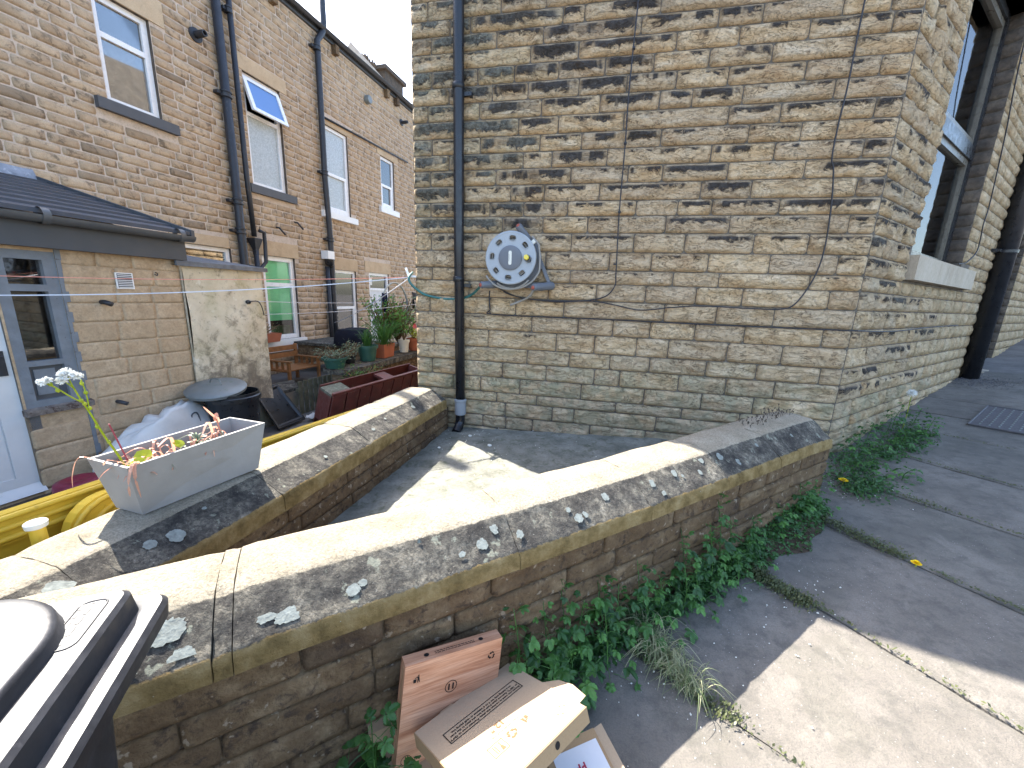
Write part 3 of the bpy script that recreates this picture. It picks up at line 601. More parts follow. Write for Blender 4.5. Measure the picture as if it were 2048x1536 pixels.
# ================================================================== 2. near boundary wall + far wall
def ztop(s):
    xs = [-2.6, -.9, -.2, .3, .9, 1.5, 2.3, 2.8]; ys = [-.84, -.82, -.81, -.80, -.785, -.76, -.72, -.715]
    for a, b, c, d_ in zip(xs, xs[1:], ys, ys[1:]):
        if s <= b: return c+(d_-c)*max(0, (s-a))/(b-a)
    return ys[-1]
def cope(pl, s0, s1, prof, zf, name, parent, nseg=14, jit=.004, seed=0, endcap=True):
    """prof: list of (offset, dz, face, top)"""
    m = MB(); rows = []
    n = max(6, int((s1-s0)/.04))
    dz0 = nz(seed, 2.2, 9)*.003; dd0 = nz(seed, 7.7, 1)*.004
    mort = (s1-s0) < .1
    def ins(pr):
        out = []
        for (a, b) in zip(pr, pr[1:]):
            L = sqrt((a[0]-b[0])**2+(a[1]-b[1])**2); k = max(1, int(L/.022))
            for i in range(k):
                t = i/k; out.append(tuple(a[j]*(1-t)+b[j]*t for j in range(4)))
        out.append(pr[-1]); return out
    pr = ins(prof); K = len(pr); vs = []; cs = []
    for i in range(n+1):
        t = i/n; s = s0+(s1-s0)*t; e = min(t, 1-t)*(s1-s0); sh = max(0, 1-e/.015)*.005*(0 if mort else 1)
        for (o, dz, f, tp) in pr:
            q = ftb(s*7+seed, o*16, dz*16, 4)*jit+nz(s*1.7+seed, o*4, dz*4)*.004+nz(s*35, o*40, dz*40+seed)*.0016
            z = zf(s)+dz+dz0+q-sh; dd = o+dd0+q*.7*(1 if o > -.1 else -.4)-sh*.6*(1 if o > -.1 else -1)
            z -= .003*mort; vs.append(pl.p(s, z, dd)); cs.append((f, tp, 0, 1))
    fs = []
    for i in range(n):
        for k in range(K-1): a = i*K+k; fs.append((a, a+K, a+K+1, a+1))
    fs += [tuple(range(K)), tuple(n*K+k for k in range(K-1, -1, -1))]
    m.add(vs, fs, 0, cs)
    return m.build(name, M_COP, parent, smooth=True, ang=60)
PROF = [(-.46, -.16, 1, 0), (-.46, -.10, 1, 0), (-.44, -.085, .4, 0), (-.315, -.004, 0, .9), (-.30, 0, 0, 1), (-.21, .006, 0, 1), (-.12, .0, 0, 1), (-.098, -.006, 0, .6), (-.085, -.016, 0, 0), (.008, -.085, 0, 0), (.020, -.093, .5, 0), (.03, -.108, 1, 0), (.035, -.155, 1, 0), (.02, -.162, 1, 0), (-.03, -.165, 1, 0)]
nw = thing('boundary_wall', 'low pavement-side stone wall with chamfered coping in front of the gable', 'wall', tuple(NW.p(0, -1.5, 0)))
cs_ = [-2.5, -1.55, -.64, -.597, .255, .925, 1.48, 1.965, 2.56]
cops = []
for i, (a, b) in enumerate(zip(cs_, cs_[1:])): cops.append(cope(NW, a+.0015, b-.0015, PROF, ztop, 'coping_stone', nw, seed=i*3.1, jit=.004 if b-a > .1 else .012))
def bodywall(pl, s0, s1, ztopf, zbotf, d, thick, parent, hmin, hmax, lmin, lmax, mat, seed, back=True, matm=None):
    r = random.Random(seed); m = MB()
    N = 20
    for side, dd in ((0, d-.012), (1, d-thick+.012)):
        m.grid(lambda s, t: pl.p(s0+(s1-s0)*s, zbotf(s0+(s1-s0)*s)*(1-t)+(ztopf(s0+(s1-s0)*s))*t, dd), N, 1, flip=bool(side))
    m.grid(lambda s, t: pl.p(s0 if s < .5 else s0, zbotf(s0)*(1-t)+ztopf(s0)*t, d-.012-(thick-.024)*s), 1, 1); m.grid(lambda s, t: pl.p(s1, zbotf(s1)*(1-t)+ztopf(s1)*t, d-.012-(thick-.024)*s), 1, 1, flip=True)
    m.build('mortar_core', matm or M_BODYM, parent)
    z = max(ztopf(s0), ztopf(s1)); zt0 = z; slope = (ztopf(s1)-ztopf(s0))/(s1-s0); k = 0.0
    while True:
        h = r.uniform(hmin, hmax); top = lambda s: ztopf(s)-k
        if all(ztopf(s)-k < zbotf(s)-.02 for s in (s0, (s0+s1)/2, s1)): break
        xs = cuts(s0+r.uniform(-.2, 0), s1, lmin, lmax, r); xs[0] = s0
        for a, b in zip(xs, xs[1:]):
            if b-a < .04: continue
            zt_ = ztopf((a+b)/2)-k; sk = (ztopf(b)-ztopf(a))/(b-a)
            if zt_-h*.2 < zbotf((a+b)/2)-.02: continue
            mm = MB(); rockstone(mm, Plane2(pl, d), a, b, zt_-h-sk*(b-a)/2, zt_-sk*(b-a)/2, j=.007, proud=.010, rough=.026, cell=.018, margin=.012, skew=sk, base=-.006)
            mm.build('stone', mat, parent, smooth=True)
        k += h
class Plane2(Plane):
    def __init__(s, pl, d): s.o = pl.o+pl.N*d; s.U = pl.U; s.N = pl.N
def gpav(x, y): return -1.267+.088*(x-2.009)+.021*(y-3.64)
bodywall(NW, -2.4, 2.62, lambda s: ztop(s)-.158, lambda s: gpav(*NW.p(s, 0, .02)[:2])-.06, .0, .30, nw, .085, .125, .22, .55, M_BODY, 5)
lich = [(-.745, -.055, .034, 1.5), (-.80, .0, .018, 1), (-.70, .002, .022, 1.3), (-.52, -.02, .012, 2), (-.47, -.01, .02, 1.6), (-.30, -.02, .016, 1.3), (-.27, -.03, .012, 1), (-.08, -.09, .009, 1), (.05, -.02, .01, 1.2), (.13, -.03, .022, .9), (.19, -.06, .02, .8), (.28, -.025, .018, .8), (.55, -.015, .02, 1), (.585, -.02, .014, .8), (.52, -.05, .012, 1), (.72, -.055, .02, .8), (1.0, -.05, .02, .75), (1.03, .0, .017, .8), (1.16, -.06, .02, .8), (1.2, -.04, .01, .8), (1.32, -.03, .015, .8), (1.38, -.075, .021, .7), (1.52, -.065, .024, .75), (1.62, -.02, .018, .8), (1.85, -.06, .015, .7), (2.2, -.05, .012, .8)]
M_LICH = simple('pale_lichen', (.225, .24, .215), .95, .1, var=.3, vs=60, bd=.004, bs=120, spots=((.20, .20, .17), 45, .58, .7))
def lichen(pl, zf, lst, parents, rng, prf):
    for s, o, r, el in lst:
        m = MB(); n = 44; seed = rng.uniform(0, 50)
        def onp(ss, oo):
            # height on the chamfer
            dz = -.016+(-.085+.016)*max(0, min(1, (oo+.085)/.093)) if oo > -.085 else 0.0
            return pl.p(ss, zf(ss)+dz+.0045, oo+.002)
        vs = [onp(s, o)]
        for k in range(n):
            a = 2*pi*k/n; q = r*(1+.35*nz(cos(a)*1.7+seed, sin(a)*1.7, seed)+.22*nz(cos(a)*6, sin(a)*6+seed, 2)); vs.append(onp(s+cos(a)*q*el, max(-.083, min(.006, o+sin(a)*q*.75))))
        m.add(vs, [(0, i+1, (i+1) % n+1) for i in range(n)]); par = None
        for (a, b), c in parents:
            if a <= s <= b: par = c
        if par: m.build('lichen_patch', M_LICH, par)
lichen(NW, ztop, lich, [((a, b), c) for a, b, c in zip(cs_, cs_[1:], cops)], random.Random(4), PROF)
fwl = thing('yard_wall', 'low stone wall with coping carrying the grey planter, beyond the pavement wall', 'wall', (-1.65, 2, -1.4))
PROF2 = [(-.36, -.17, 1, 0), (-.36, -.10, 1, 0), (-.345, -.085, .4, 0), (-.252, -.004, 0, .9), (-.24, 0, 0, 1), (-.12, .004, 0, 1), (-.025, .0, 0, 1), (-.006, -.006, 0, .6), (.004, -.014, 0, 0), (.125, -.085, 0, 0), (.14, -.093, .5, 0), (.15, -.108, 1, 0), (.152, -.185, 1, 0), (.14, -.19, 1, 0), (.09, -.192, 1, 0)]
zf2 = lambda s: -.917
cs2 = [.25, .78, 1.52, 2.28, 2.86, 3.52]; cop2 = []
for i, (a, b) in enumerate(zip(cs2, cs2[1:])): cop2.append(cope(FWL, a+.0015, b-.0015, PROF2, zf2, 'coping_stone', fwl, seed=40+i*2.3))
def gfl(x, y): return -1.25+.02*(y-3.64)+.045*x
bodywall(FWL, .3, 3.6, lambda s: -1.105, lambda s: min(-1.30, gfl(-1.35, s))-.08, .125, .42, fwl, .08, .11, .25, .5, M_BODY, 9)
# yard side of the far wall goes down to the yard
m = MB(); m.box(FWL.p(.3, -1.95, -.30), FWL.U*3.3, (0, 0, .88), FWL.N*.35); m.build('rear_face', M_BODYM, fwl)
def lich2(lst):
    for y, o, r in lst:
        m = MB(); n = 44; seed = y*7
        vs = []
        for k in [None]+list(range(n)):
            if k is None: s_, o_ = y, o
            else: a = 2*pi*k/n; q = r*(1+.25*nz(cos(a)*1.7+seed, sin(a)*1.7, seed)+.15*nz(cos(a)*6, sin(a)*6, seed)); s_, o_ = y+cos(a)*q, o+sin(a)*q*.8
            vs.append(FWL.p(s_, -.917-.014-.071*(o_-.004)/.121+.005, o_+.002))
        m.add(vs, [(0, i+1, (i+1) % n+1) for i in range(n)])
        par = [c for a, b, c in zip(cs2, cs2[1:], cop2) if a <= y <= b][0]; m.build('lichen_patch', M_LICH, par)
lich2([(1.07, .075, .032), (.99, .06, .022), (1.22, .03, .009), (.74, .05, .035), (1.9, .08, .012), (2.4, .07, .015), (3.0, .06, .02), (2.6, .04, .01)])

# floor between the walls
m = MB()
def FP(s, t):
    y = .55+3.12*t; q = (y-1.178)/.658; xr = max(-1.52, min(1.75, -.41+.753*q-.08)); x = -1.55+(xr+1.55)*s; return Vector((x, y, gfl(x, y)+.012*ftb(x*2, y*2, 0, 4)-.02))
m.grid(FP, 50, 50); m.build('path', M_FLOOR, kind='structure', smooth=True)

# ================================================================== 3. pavement
Tj = Vector((-.608, .794, 0)).normalized()
JN = [((3.277, 4.347), (3.606, 3.919)), ((2.752, 3.630), (3.016, 3.224)), ((2.153, 3.056), (2.507, 2.60)), ((1.487, 2.657), (1.991, 1.952)), ((.91, 2.15), (1.511, 1.368)), ((.468, 1.326), (.762, 1.127))]
def jl(i):
    (a, b), (c, d_) = JN[i]; return Vector((a, b, 0)), Vector((c-a, d_-b, 0)).normalized()
def wallside(p, dvec):
    """extend joint back to the wall line (near wall or side wall)"""
    best = None
    for pl in (NW, SID):
        q = p-pl.o; dn = dvec.dot(pl.N)
        if abs(dn) < 1e-6: continue
        t = -(q.dot(pl.N))/dn
        pt = p+dvec*t; u = (pt-pl.o).dot(pl.U)
        if (pl is NW and u < 2.45) or (pl is SID and u > -.3):
            if best is None or abs(t) < abs(best[1]): best = (pt, t)
    return best[0] if best else p
pav = bpy.data.objects.new('pavement', None); C.link(pav); pav.location = (1, 1, -1.4+H); pav['kind'] = 'structure'
lines = [jl(i) for i in range(6)]
ends = []
for i, (p, dv) in enumerate(lines):
    a = wallside(p, dv); b = p+dv*(4.6 if i < 5 else 3.5); ends.append((a-dv*.06, b))
# two more joints far away and two close to the viewer
far_ = []
for k in range(1, 6):
    o = SID.U*(.78*k); far_.append((ends[0][0]+o, ends[0][1]+o+SID.U*.1*k))
near_ = [((Vector((-.16, .62, 0))+Vector((.02, .05, 0))), Vector((2.2, -1.0, 0))), (Vector((-.75, .18, 0)), Vector((1.2, -1.9, 0))), (Vector((-1.9, -.8, 0)), Vector((-.5, -2.8, 0)))]
E = list(reversed(far_))+ends+[(Vector((-.50, .93, 0)), Vector((2.4, -1.6, 0)))]+near_[1:]
fr_ = random.Random(12)
def gp(v, dz=0): return Vector((v.x, v.y, gpav(v.x, v.y)+dz))
gapw = .010
for i in range(len(E)-1):
    (a0, a1), (b0, b1) = E[i], E[i+1]; tz = fr_.uniform(-.004, .004); tl = fr_.uniform(-.004, .004); seed = fr_.uniform(0, 99)
    La = (a1-a0).length
    splits = [0, 1] if i % 3 else [0, fr_.uniform(.5, .62), 1]
    for s0_, s1_ in zip(splits, splits[1:]):
        mm = MB(); nu, nv = 40, 12
        def P(s, t, top=True):
            s = s0_+(s1_-s0_)*s; p = a0.lerp(a1, s); q = b0.lerp(b1, s); dd = (q-p); L = dd.length; dd.normalize()
            v = (p+dd*gapw*.5).lerp(q-dd*gapw*.5, t); ds_ = min((s-s0_), (s1_-s))*La; e = min(t*L, (1-t)*L, ds_ if s1_-s0_ < 1 else 9)
            rdn = -.012*max(0, 1-e/.02)**2; jg = (nz(v.x*14, v.y*14, seed)*.006) if (t in (0, 1)) else 0
            v = v+dd*jg
            return gp(v, tz+tl*(t-.5)+rdn+.004*ftb(v.x*1.6, v.y*1.6, seed, 4)+.0015*nz(v.x*12, v.y*12, seed))
        mm.grid(P, nu, nv); vs = [P(0, 0), P(1, 0), P(1, 1), P(0, 1)]
        # skirt
        ring_ = [P(k/nu, 0) for k in range(nu+1)]+[P(1, k/nv) for k in range(1, nv+1)]+[P(1-k/nu, 1) for k in range(1, nu+1)]+[P(0, 1-k/nv) for k in range(1, nv)]
        n = len(ring_); mm.add(ring_+[r-Vector((0, 0, .06)) for r in ring_], [(k, k+n, (k+1) % n+n, (k+1) % n) for k in range(n)])
        mm.build('flagstone', M_FLAG, pav, smooth=True, weld=True, ang=50)
m = MB(); m.grid(lambda s, t: gp(Vector((-4+16*s, -7+16*t, 0))-Vector((0, 0, 0)), -.035), 2, 2)
# clip the bed so that it does not run under the yard: only the street side of the walls
m = MB(); a = NW.p(-2.6, 0, -.05); b = NW.p(2.55, 0, -.05); c = SID.p(0, 0, -.05); d_ = SID.p(13, 0, -.05)
poly = [a, b, c, d_, d_+SID.N*9, a+SID.N*9-SID.U*2, a-SID.U*3]
m.add([gp(v, -.03) for v in poly]+[gp(v, -.7) for v in poly], [tuple(range(len(poly)))]+[(i, i+7, (i+1) % 7+7, (i+1) % 7) for i in range(7)]); m.build('pavement_bed', M_YARD, pav)
m = MB(); m.grid(lambda s, t: Vector((-150+300*s, -150+300*t, -1.9)), 4, 4); m.build('ground', M_YARD, kind='structure')
# inspection cover
gc = thing('inspection_cover', 'rectangular ribbed iron drain cover set in the paving at the right edge', 'manhole cover', (3.95, 4.6, -1.03))
A0 = Vector((3.724, 4.606, 0)); B0 = Vector((4.42, 5.30, 0)); uu = (B0-A0).normalized(); vv = Vector((.62, -.78, 0)).normalized(); LU = .95; LV = .66
def G(u, v, dz=0): p = A0+uu*u+vv*v; return Vector((p.x, p.y, gpav(p.x, p.y)+dz))
m = MB(); m.add([G(0, 0, .010), G(LU, 0, .010), G(LU, LV, .010), G(0, LV, .010)]+[G(0, 0, -.05), G(LU, 0, -.05), G(LU, LV, -.05), G(0, LV, -.05)], [(0, 1, 2, 3)][0:1]+[(0, 4, 5, 1), (1, 5, 6, 2), (2, 6, 7, 3), (3, 7, 4, 0)]); m.build('plate', M_IRON, gc)
m = MB()
for i in range(11):
    for k in range(9):
        u = .07+i*.079; v = .06+k*.063; s_ = .012
        p = [G(u, v, .010), G(u+.045, v, .010), G(u+.045, v+s_, .010), G(u, v+s_, .010)]; q = [x+Vector((0, 0, .005)) for x in p]
        m.add(p+q, [(4, 5, 6, 7), (0, 1, 5, 4), (1, 2, 6, 5), (2, 3, 7, 6), (3, 0, 4, 7)])
o = m.build('tread_pattern', M_GALV, gc); o['kind'] = 'stuff'
m = MB()
for (p0, p1) in ((G(0, 0, .012), G(LU, 0, .012)), (G(0, LV, .012), G(LU, LV, .012)), (G(0, 0, .012), G(0, LV, .012)), (G(LU, 0, .012), G(LU, LV, .012))): m.tube([p0, p1], .008, 6)
m.build('rim', M_IRON, gc)
def words(mb, o, X, Y, N, w, h, lines, gap, seed=1):
    r = random.Random(seed)
    for k in range(lines):
        x = 0
        while x < w:
            l = r.uniform(.3, 1)*h*5; l = min(l, w-x); mb.box(Vector(o)+Vector(X)*x-Vector(Y)*(k*gap), Vector(X)*l, Vector(Y)*h, Vector(N)*.0003); x += l+h*.9

# ================================================================== 4. terraced house across the yard
hs = thing('terraced_house', 'two-storey sandstone terraced house with white windows, tall black pipes and a blue-black gutter', 'house', tuple(HOU.p(6, -1.88, 0)))
K2 = 1.021
# openings t0,t1,z0,z1 on the wall face
WIN = dict(w1=(4.10, 4.76, 2.42, 3.72), w2=(6.20, 6.99, 1.91, 3.80), w3=(8.10, 8.92, 1.82, 3.69), w4=(10.25, 10.90, 2.37, 3.71),
           w5=(4.75, 5.60, -.9, .68), w6=(6.22, 7.02, -1.05, .645), w7=(8.12, 8.99, -1.28, .51), door=(9.53, 10.46, -1.75, .53))
SILL = dict(w1=(3.95, 4.94, 2.276, 2.42), w2=(6.09, 7.15, 1.76, 1.91), w3=(7.9, 9.10, 1.675, 1.82), w4=(10.12, 11.03, 2.22, 2.37), w6=(6.08, 7.12, -1.3, -1.05), w7=(8.0, 9.1, -1.42, -1.28))
LINT = dict(w1=(3.9, 4.96, 3.72, 4.05), w2=(6.05, 7.15, 3.80, 4.05), w3=(7.98, 9.10, 3.69, 3.84), w4=(10.1, 11.1, 3.71, 3.86), w5=(4.6, 5.57, .68, .86), w6=(6.12, 7.12, .645, .93), w7=(8.10, 9.06, .51, .80), door=(9.36, 10.56, .53, .83))
EAVE = 5.42; T0, T1 = -2.5, 12.6
holes = list(WIN.values())
m = MB(); holed(m, HOU, T0, T1, -1.95, EAVE, holes, 0, .14, 0, 1)
m.add([HOU.p(T1, -1.95, 0), HOU.p(T1, -1.95, -5), HOU.p(T1, EAVE, -5), HOU.p(T1, 8.0, -2.6), HOU.p(T1, EAVE, 0)], [(0, 1, 2, 3, 4)])
m.build('wall', [M_MORTL, M_DKROCK], hs)
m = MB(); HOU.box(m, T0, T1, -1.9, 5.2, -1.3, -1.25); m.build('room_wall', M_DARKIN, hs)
hcand = []; hr_ = random.Random(21); z = -1.9
blk = holes+list(SILL.values())+list(LINT.values())
while z < EAVE-.02:
    h = hr_.uniform(.11, .14)*(1.35 if 4.75 < z < 5.2 else 1); h = min(h, EAVE-z)
    for a, b in intervals(1.2, T1, z, z+h, blk):
        for p, q in zip(*(lambda xs: (xs, xs[1:]))(cuts(a, b, .18, .46, hr_))):
            c = HOU.p((p+q)/2, z+h/2); hid = (z < .75+.05 and p < 4.0) or (z < .3 and p < 5.0)
            hcand.append((-(q-p)*h/c.length_squared*(0.02 if hid else 1), p, q, z, z+h))
    z += h
hcand.sort(key=lambda t: t[0])
rest = MB()
for k, (_, p, q, a, b) in enumerate(hcand):
    if k < 296:
        mm = MB(); rockstone(mm, HOU, p, q, a, b, j=.016, proud=.010, rough=.012, cell=.06, margin=.02, base=.003); o = mm.build('stone', M_HOUSE, hs, smooth=True)
    else: rockstone(rest, HOU, p, q, a, b, j=.016, proud=.010, rough=.010, cell=.11, margin=.02, base=.003)
o = rest.build('stonework', M_HOUSE, hs, smooth=True); o['kind'] = 'stuff'
for k, v in LINT.items():
    m = MB(); HOU.box(m, v[0], v[1], v[2]+.004, v[3]-.004, -.12, .016); m.build('lintel', M_LINT, hs)
for k, v in SILL.items():
    m = MB(); HOU.box(m, v[0], v[1], v[2]+.003, v[3]-.003, -.13, .075); o = m.build('sill', M_DGREY if k in ('w1', 'w2') else (M_WHITE), hs, label='dark grey painted sill' if k in ('w1', 'w2') else None)
def frame(pl, t0, t1, z0, z1, d, wdt, mat, parent, bars=(), name='window'):
    mb = MB(); th = .06
    pl.box(mb, t0, t0+wdt, z0, z1, d-th, d); pl.box(mb, t1-wdt, t1, z0, z1, d-th, d); pl.box(mb, t0+wdt, t1-wdt, z0, z0+wdt, d-th, d); pl.box(mb, t0+wdt, t1-wdt, z1-wdt, z1, d-th, d)
    for zc in bars: pl.box(mb, t0+wdt, t1-wdt, zc-wdt*.45, zc+wdt*.45, d-th, d)
    return mb.build(name, mat, parent)
def pane(pl, t0, t1, z0, z1, d, mat, parent, name='pane'):
    m = MB(); pl.box(m, t0, t1, z0, z1, d-.012, d-.006); return m.build(name, mat, parent)
# first floor windows
v = WIN['w1']; f = frame(HOU, v[0], v[1], v[2], v[3], -.06, .075, M_UPVC, hs, (3.25,)); pane(HOU, v[0]+.07, v[1]-.07, v[2]+.07, 3.22, -.09, M_GLASS, f); pane(HOU, v[0]+.07, v[1]-.07, 3.28, v[3]-.07, -.09, M_GLASS, f)
m = MB(); HOU.box(m, v[0]+.05, v[1]-.05, v[2]+.03, 3.25, -.20, -.19); m.build('window_blind', M_CURT, hs)
v = WIN['w2']; f = frame(HOU, v[0], v[1], v[2], v[3], -.06, .075, M_UPVC, hs, (3.15,)); pane(HOU, v[0]+.07, v[1]-.07, v[2]+.07, 3.12, -.09, M_FROST, f)
mb = MB(); top, bot = HOU.p(0, v[3]-.05, -.05), HOU.p(0, 3.16, .16); dirv = (bot-top); 
def tilt(t, k, o=0): q = HOU.p(t, v[3]-.05+(3.16-v[3]+.05)*k, -.05+.21*k); return q+HOU.N*o
def tb(mb, a, b, c, d_, th=.05): q = [tilt(a, c), tilt(b, c), tilt(b, d_), tilt(a, d_)]; mb.add([x-HOU.N*th*.5 for x in q]+[x+HOU.N*th*.5 for x in q], [(0, 3, 2, 1), (4, 5, 6, 7), (0, 1, 5, 4), (1, 2, 6, 5), (2, 3, 7, 6), (3, 0, 4, 7)])
for a, b, c, d_ in ((v[0]+.01, v[0]+.08, 0, 1), (v[1]-.08, v[1]-.01, 0, 1), (v[0]+.08, v[1]-.08, 0, .11), (v[0]+.08, v[1]-.08, .89, 1)): tb(mb, a, b, c, d_)
cs = mb.build('open_casement', M_UPVC, hs, label='tilted open top light'); mb = MB(); tb(mb, v[0]+.08, v[1]-.08, .11, .89, .008)
bb = NB('frosted_pane_sky_reflection'); M_SKYPANE = bb.done((.10, .22, .48), .3, .6); mb.build('pane', M_SKYPANE, cs)  # reflected sky painted as the pane's blue base colour
for k, zc in (('w3', 2.68), ('w4', 2.98), ('w7', -.42)):
    v = WIN[k]; f = frame(HOU, v[0], v[1], v[2], v[3], -.04, .07, M_UPVC, hs, (zc,)); mm = MB()
    HOU.box(mm, v[0]+.07, v[0]+.12, v[2]+.07, zc, -.09, -.045); HOU.box(mm, v[1]-.12, v[1]-.07, v[2]+.07, zc, -.09, -.045); HOU.box(mm, v[0]+.07, v[1]-.07, v[2]+.07, v[2]+.14, -.09, -.046); mm.build('sash', M_UPVC, f)
    gm = M_FROST if k == 'w3' else M_GLASS
    pane(HOU, v[0]+.07, v[1]-.07, v[2]+.1, zc, -.08, gm, f); pane(HOU, v[0]+.07, v[1]-.07, zc, v[3]-.07, -.065, gm, f)
v = WIN['w5']; f = frame(HOU, v[0], v[1], v[2], v[3], -.05, .07, M_UPVC, hs, ()); pane(HOU, v[0]+.07, v[1]-.07, v[2]+.07, v[3]-.07, -.08, M_GLASS, f)
v = WIN['w6']; f = frame(HOU, v[0], v[1], v[2], v[3], -.05, .09, M_UPVC, hs, (.08,)); pane(HOU, v[0]+.09, v[1]-.09, v[2]+.09, .05, -.08, M_GLASSC, f); pane(HOU, v[0]+.09, v[1]-.09, .12, v[3]-.09, -.08, M_GLASSC, f)
m = MB(); m.grid(lambda s, t: HOU.p(6.27+.7*s, -.66+1.28*t, -.115+.008*sin(s*9)), 20, 4); m.build('green_blind', M_GRN, hs, smooth=True)
m = MB(); HOU.box(m, v[0], v[1], -1.03, -.80, -.40, -.3); m.build('window_plant', M_LEAFD, hs)
m = MB(); HOU.box(m, 8.45, 8.62, .02, .18, -.10, -.09); m.build('note_paper', M_WHITE, hs)
# door
v = WIN['door']; f = frame(HOU, v[0], v[1], v[2], v[3], -.03, .07, M_UPVC, hs, (.08,), name='door_frame')
pane(HOU, v[0]+.07, v[1]-.07, .11, v[3]-.07, -.07, M_GLASS, f)
m = MB(); HOU.box(m, v[0]+.07, v[1]-.07, v[2]+.03, .05, -.08, -.05); dr = m.build('door', M_DOORW, hs); m = MB()
for i in range(6): HOU.box(m, v[0]+.14+i*.11, v[0]+.24+i*.11, -1.6, -.06, -.052, -.044)
m.build('plank_panel', M_DOORW, dr)
m = MB(); HOU.box(m, v[1]-.20, v[1]-.17, -.78, -.62, -.044, -.02); HOU.box(m, v[1]-.24, v[1]-.14, -.70, -.68, -.03, 0); m.build('handle', M_BLKOLD, dr)
m = MB(); HOU.box(m, 9.6, 9.72, .19, .40, -.058, -.052); m.build('door_notice', M_CREAM, hs)
# gutter, corbels, roof, chimneys
gt = MB(); pr = [(-.01, .0), (.0, -.055), (.05, -.085), (.10, -.055), (.115, .0)]
gt.add([HOU.p(t, 5.55+b-(.0), .06+a) for t in (T0, T1) for a, b in pr], [(i, i+1, 6+i, 5+i) for i in range(4)])
gt.add([HOU.p(t, 5.55+b+.004, .064+a*.93) for t in (T0, T1) for a, b in pr], [(i+1, i, 5+i, 6+i) for i in range(4)])
gt.build('gutter', M_BLKPIPE, hs, smooth=True)
m = MB(); HOU.box(m, T0, T1, 5.42, 5.56, -.2, .055); m.build('fascia_board', M_FASC, hs)
for t in (8.54, 10.51, 10.985, 5.2, 6.9): m = MB(); HOU.box(m, t, t+.11, 5.24, 5.42, -.02, .13); m.build('corbel', M_BODY, hs)
m = MB(); m.add([HOU.p(T0, 5.56, .10), HOU.p(T1, 5.56, .10), HOU.p(T1, 7.1, -2.6), HOU.p(T0, 7.1, -2.6), HOU.p(T1, 5.6, -5.3), HOU.p(T0, 5.6, -5.3)], [(0, 1, 2, 3), (3, 2, 4, 5)]); rf = m.build('roof', M_SLATE, hs)
m = MB(); HOU.box(m, 13.75, 14.9, 5.8, 7.70, -2.9, -2.1); HOU.box(m, 13.65, 15.0, 7.70, 7.82, -3.0, -2.0)
m.build('chimney', M_DKROCK, rf)
for t in (13.02, 13.42):
    m = MB(); o_ = HOU.p(t, 7.2, -2.4); m.lathe(o_, (0, 0, 1), [(.15, 0), (.13, .08), (.12, .45), (.15, .48), (.15, .54), (.12, .56)], 14)
    for i in range(8): a = 2*pi*i/8; c = o_+Vector((cos(a)*.125, sin(a)*.125, .54)); m.add([c+Vector((-sin(a)*.04, cos(a)*.04, 0)), c+Vector((sin(a)*.04, -cos(a)*.04, 0)), c+Vector((0, 0, .14)), c-Vector((cos(a)*.03, sin(a)*.03, 0))], [(0, 1, 2), (1, 3, 2), (3, 0, 2)])
    m.build('crown_chimney_pot', M_DKROCK, rf)
# soil and rain pipes
def hpipe(name, pts, r, parent, d=.10, coll=(), label=None):
    m = MB(); m.tube([HOU.p(t, z, d) for t, z in pts], r, 12); o = m.build(name, M_BLKOLD, parent, smooth=True)
    if label: o['label'] = label
    for t, z in coll:
        c = MB(); c.lathe(HOU.p(t, z, d), (0, 0, 1), [(r, 0), (r*1.3, .01), (r*1.3, .03), (r*1.12, .035), (r*1.12, .075), (r*1.3, .08), (r*1.3, .10), (r, .11)], 12); HOU.box(c, t-r*2.2, t+r*.3, z+.03, z+.075, 0.0, d); c.build('pipe_collar', M_BLKOLD, o, smooth=True, ang=40)
    return o
hpipe('soil_pipe', [(5.76, 6.4), (5.76, .2), (5.745, -1.8)], .07, hs, coll=[(5.76, 3.15), (5.76, 1.45), (5.755, .95)])
hpipe('rain_pipe', [(6.0, 5.4), (5.99, 2.0), (6.02, .95)], .045, hs, coll=[(5.98, 4.5)])
m = MB(); c = HOU.p(6.02, .62, .10); m.lathe(c, (0, 0, 1), [(.05, 0), (.055, .1), (.12, .26), (.13, .29), (.115, .3)], 4, ref=(1, 1, 0)); m.build('hopper', M_BLKOLD, hs)
hpipe('waste_pipe', [(6.02, .7), (6.02, -1.8)], .045, hs)
m = MB(); m.tube([HOU.p(t, z, .12) for t, z in ((5.8, .4), (6.05, .35), (6.2, .5), (6.22, .85), (6.22, 1.05), (6.12, 1.07))], .035, 8); m.build('branch_pipe', M_BLKOLD, hs, smooth=True)
hpipe('vent_pipe', [(8.23, 7.0), (8.23, 5.62), (8.18, 5.45), (8.0, 5.2), (7.97, 2.5), (8.02, 1.2), (8.0, -.5), (8.03, -1.8)], .062, hs, coll=[(7.98, 5.0), (7.97, 2.55), (8.02, 1.12), (8.01, .70), (8.01, -.55)])
hpipe('rain_pipe', [(7.86, .55), (7.86, -1.75)], .05, hs)
hpipe('conduit', [(8.12, 3.80), (11.6, 3.93)], .022, hs, d=.04)
for t, z, r in ((5.42, 3.90, .05), (11.35, 4.93, .045)):
    m = MB(); o_ = HOU.p(t, z, 0); m.lathe(o_, HOU.N, [(r*2, .004), (r*2, .03), (r*1.0, .035), (r, .16), (r*.9, .22), (r*.6, .22), (r*.6, .1)], 16); m.build('boiler_flue', M_BLKOLD, hs, smooth=True, ang=35)
m = MB(); o_ = HOU.p(9.73, 4.83, 0); m.lathe(o_, HOU.N, [(.10, .004), (.10, .10), (.085, .13), (.0005, .13)], 16); m.build('round_vent', M_GALV, hs, smooth=True, ang=35)
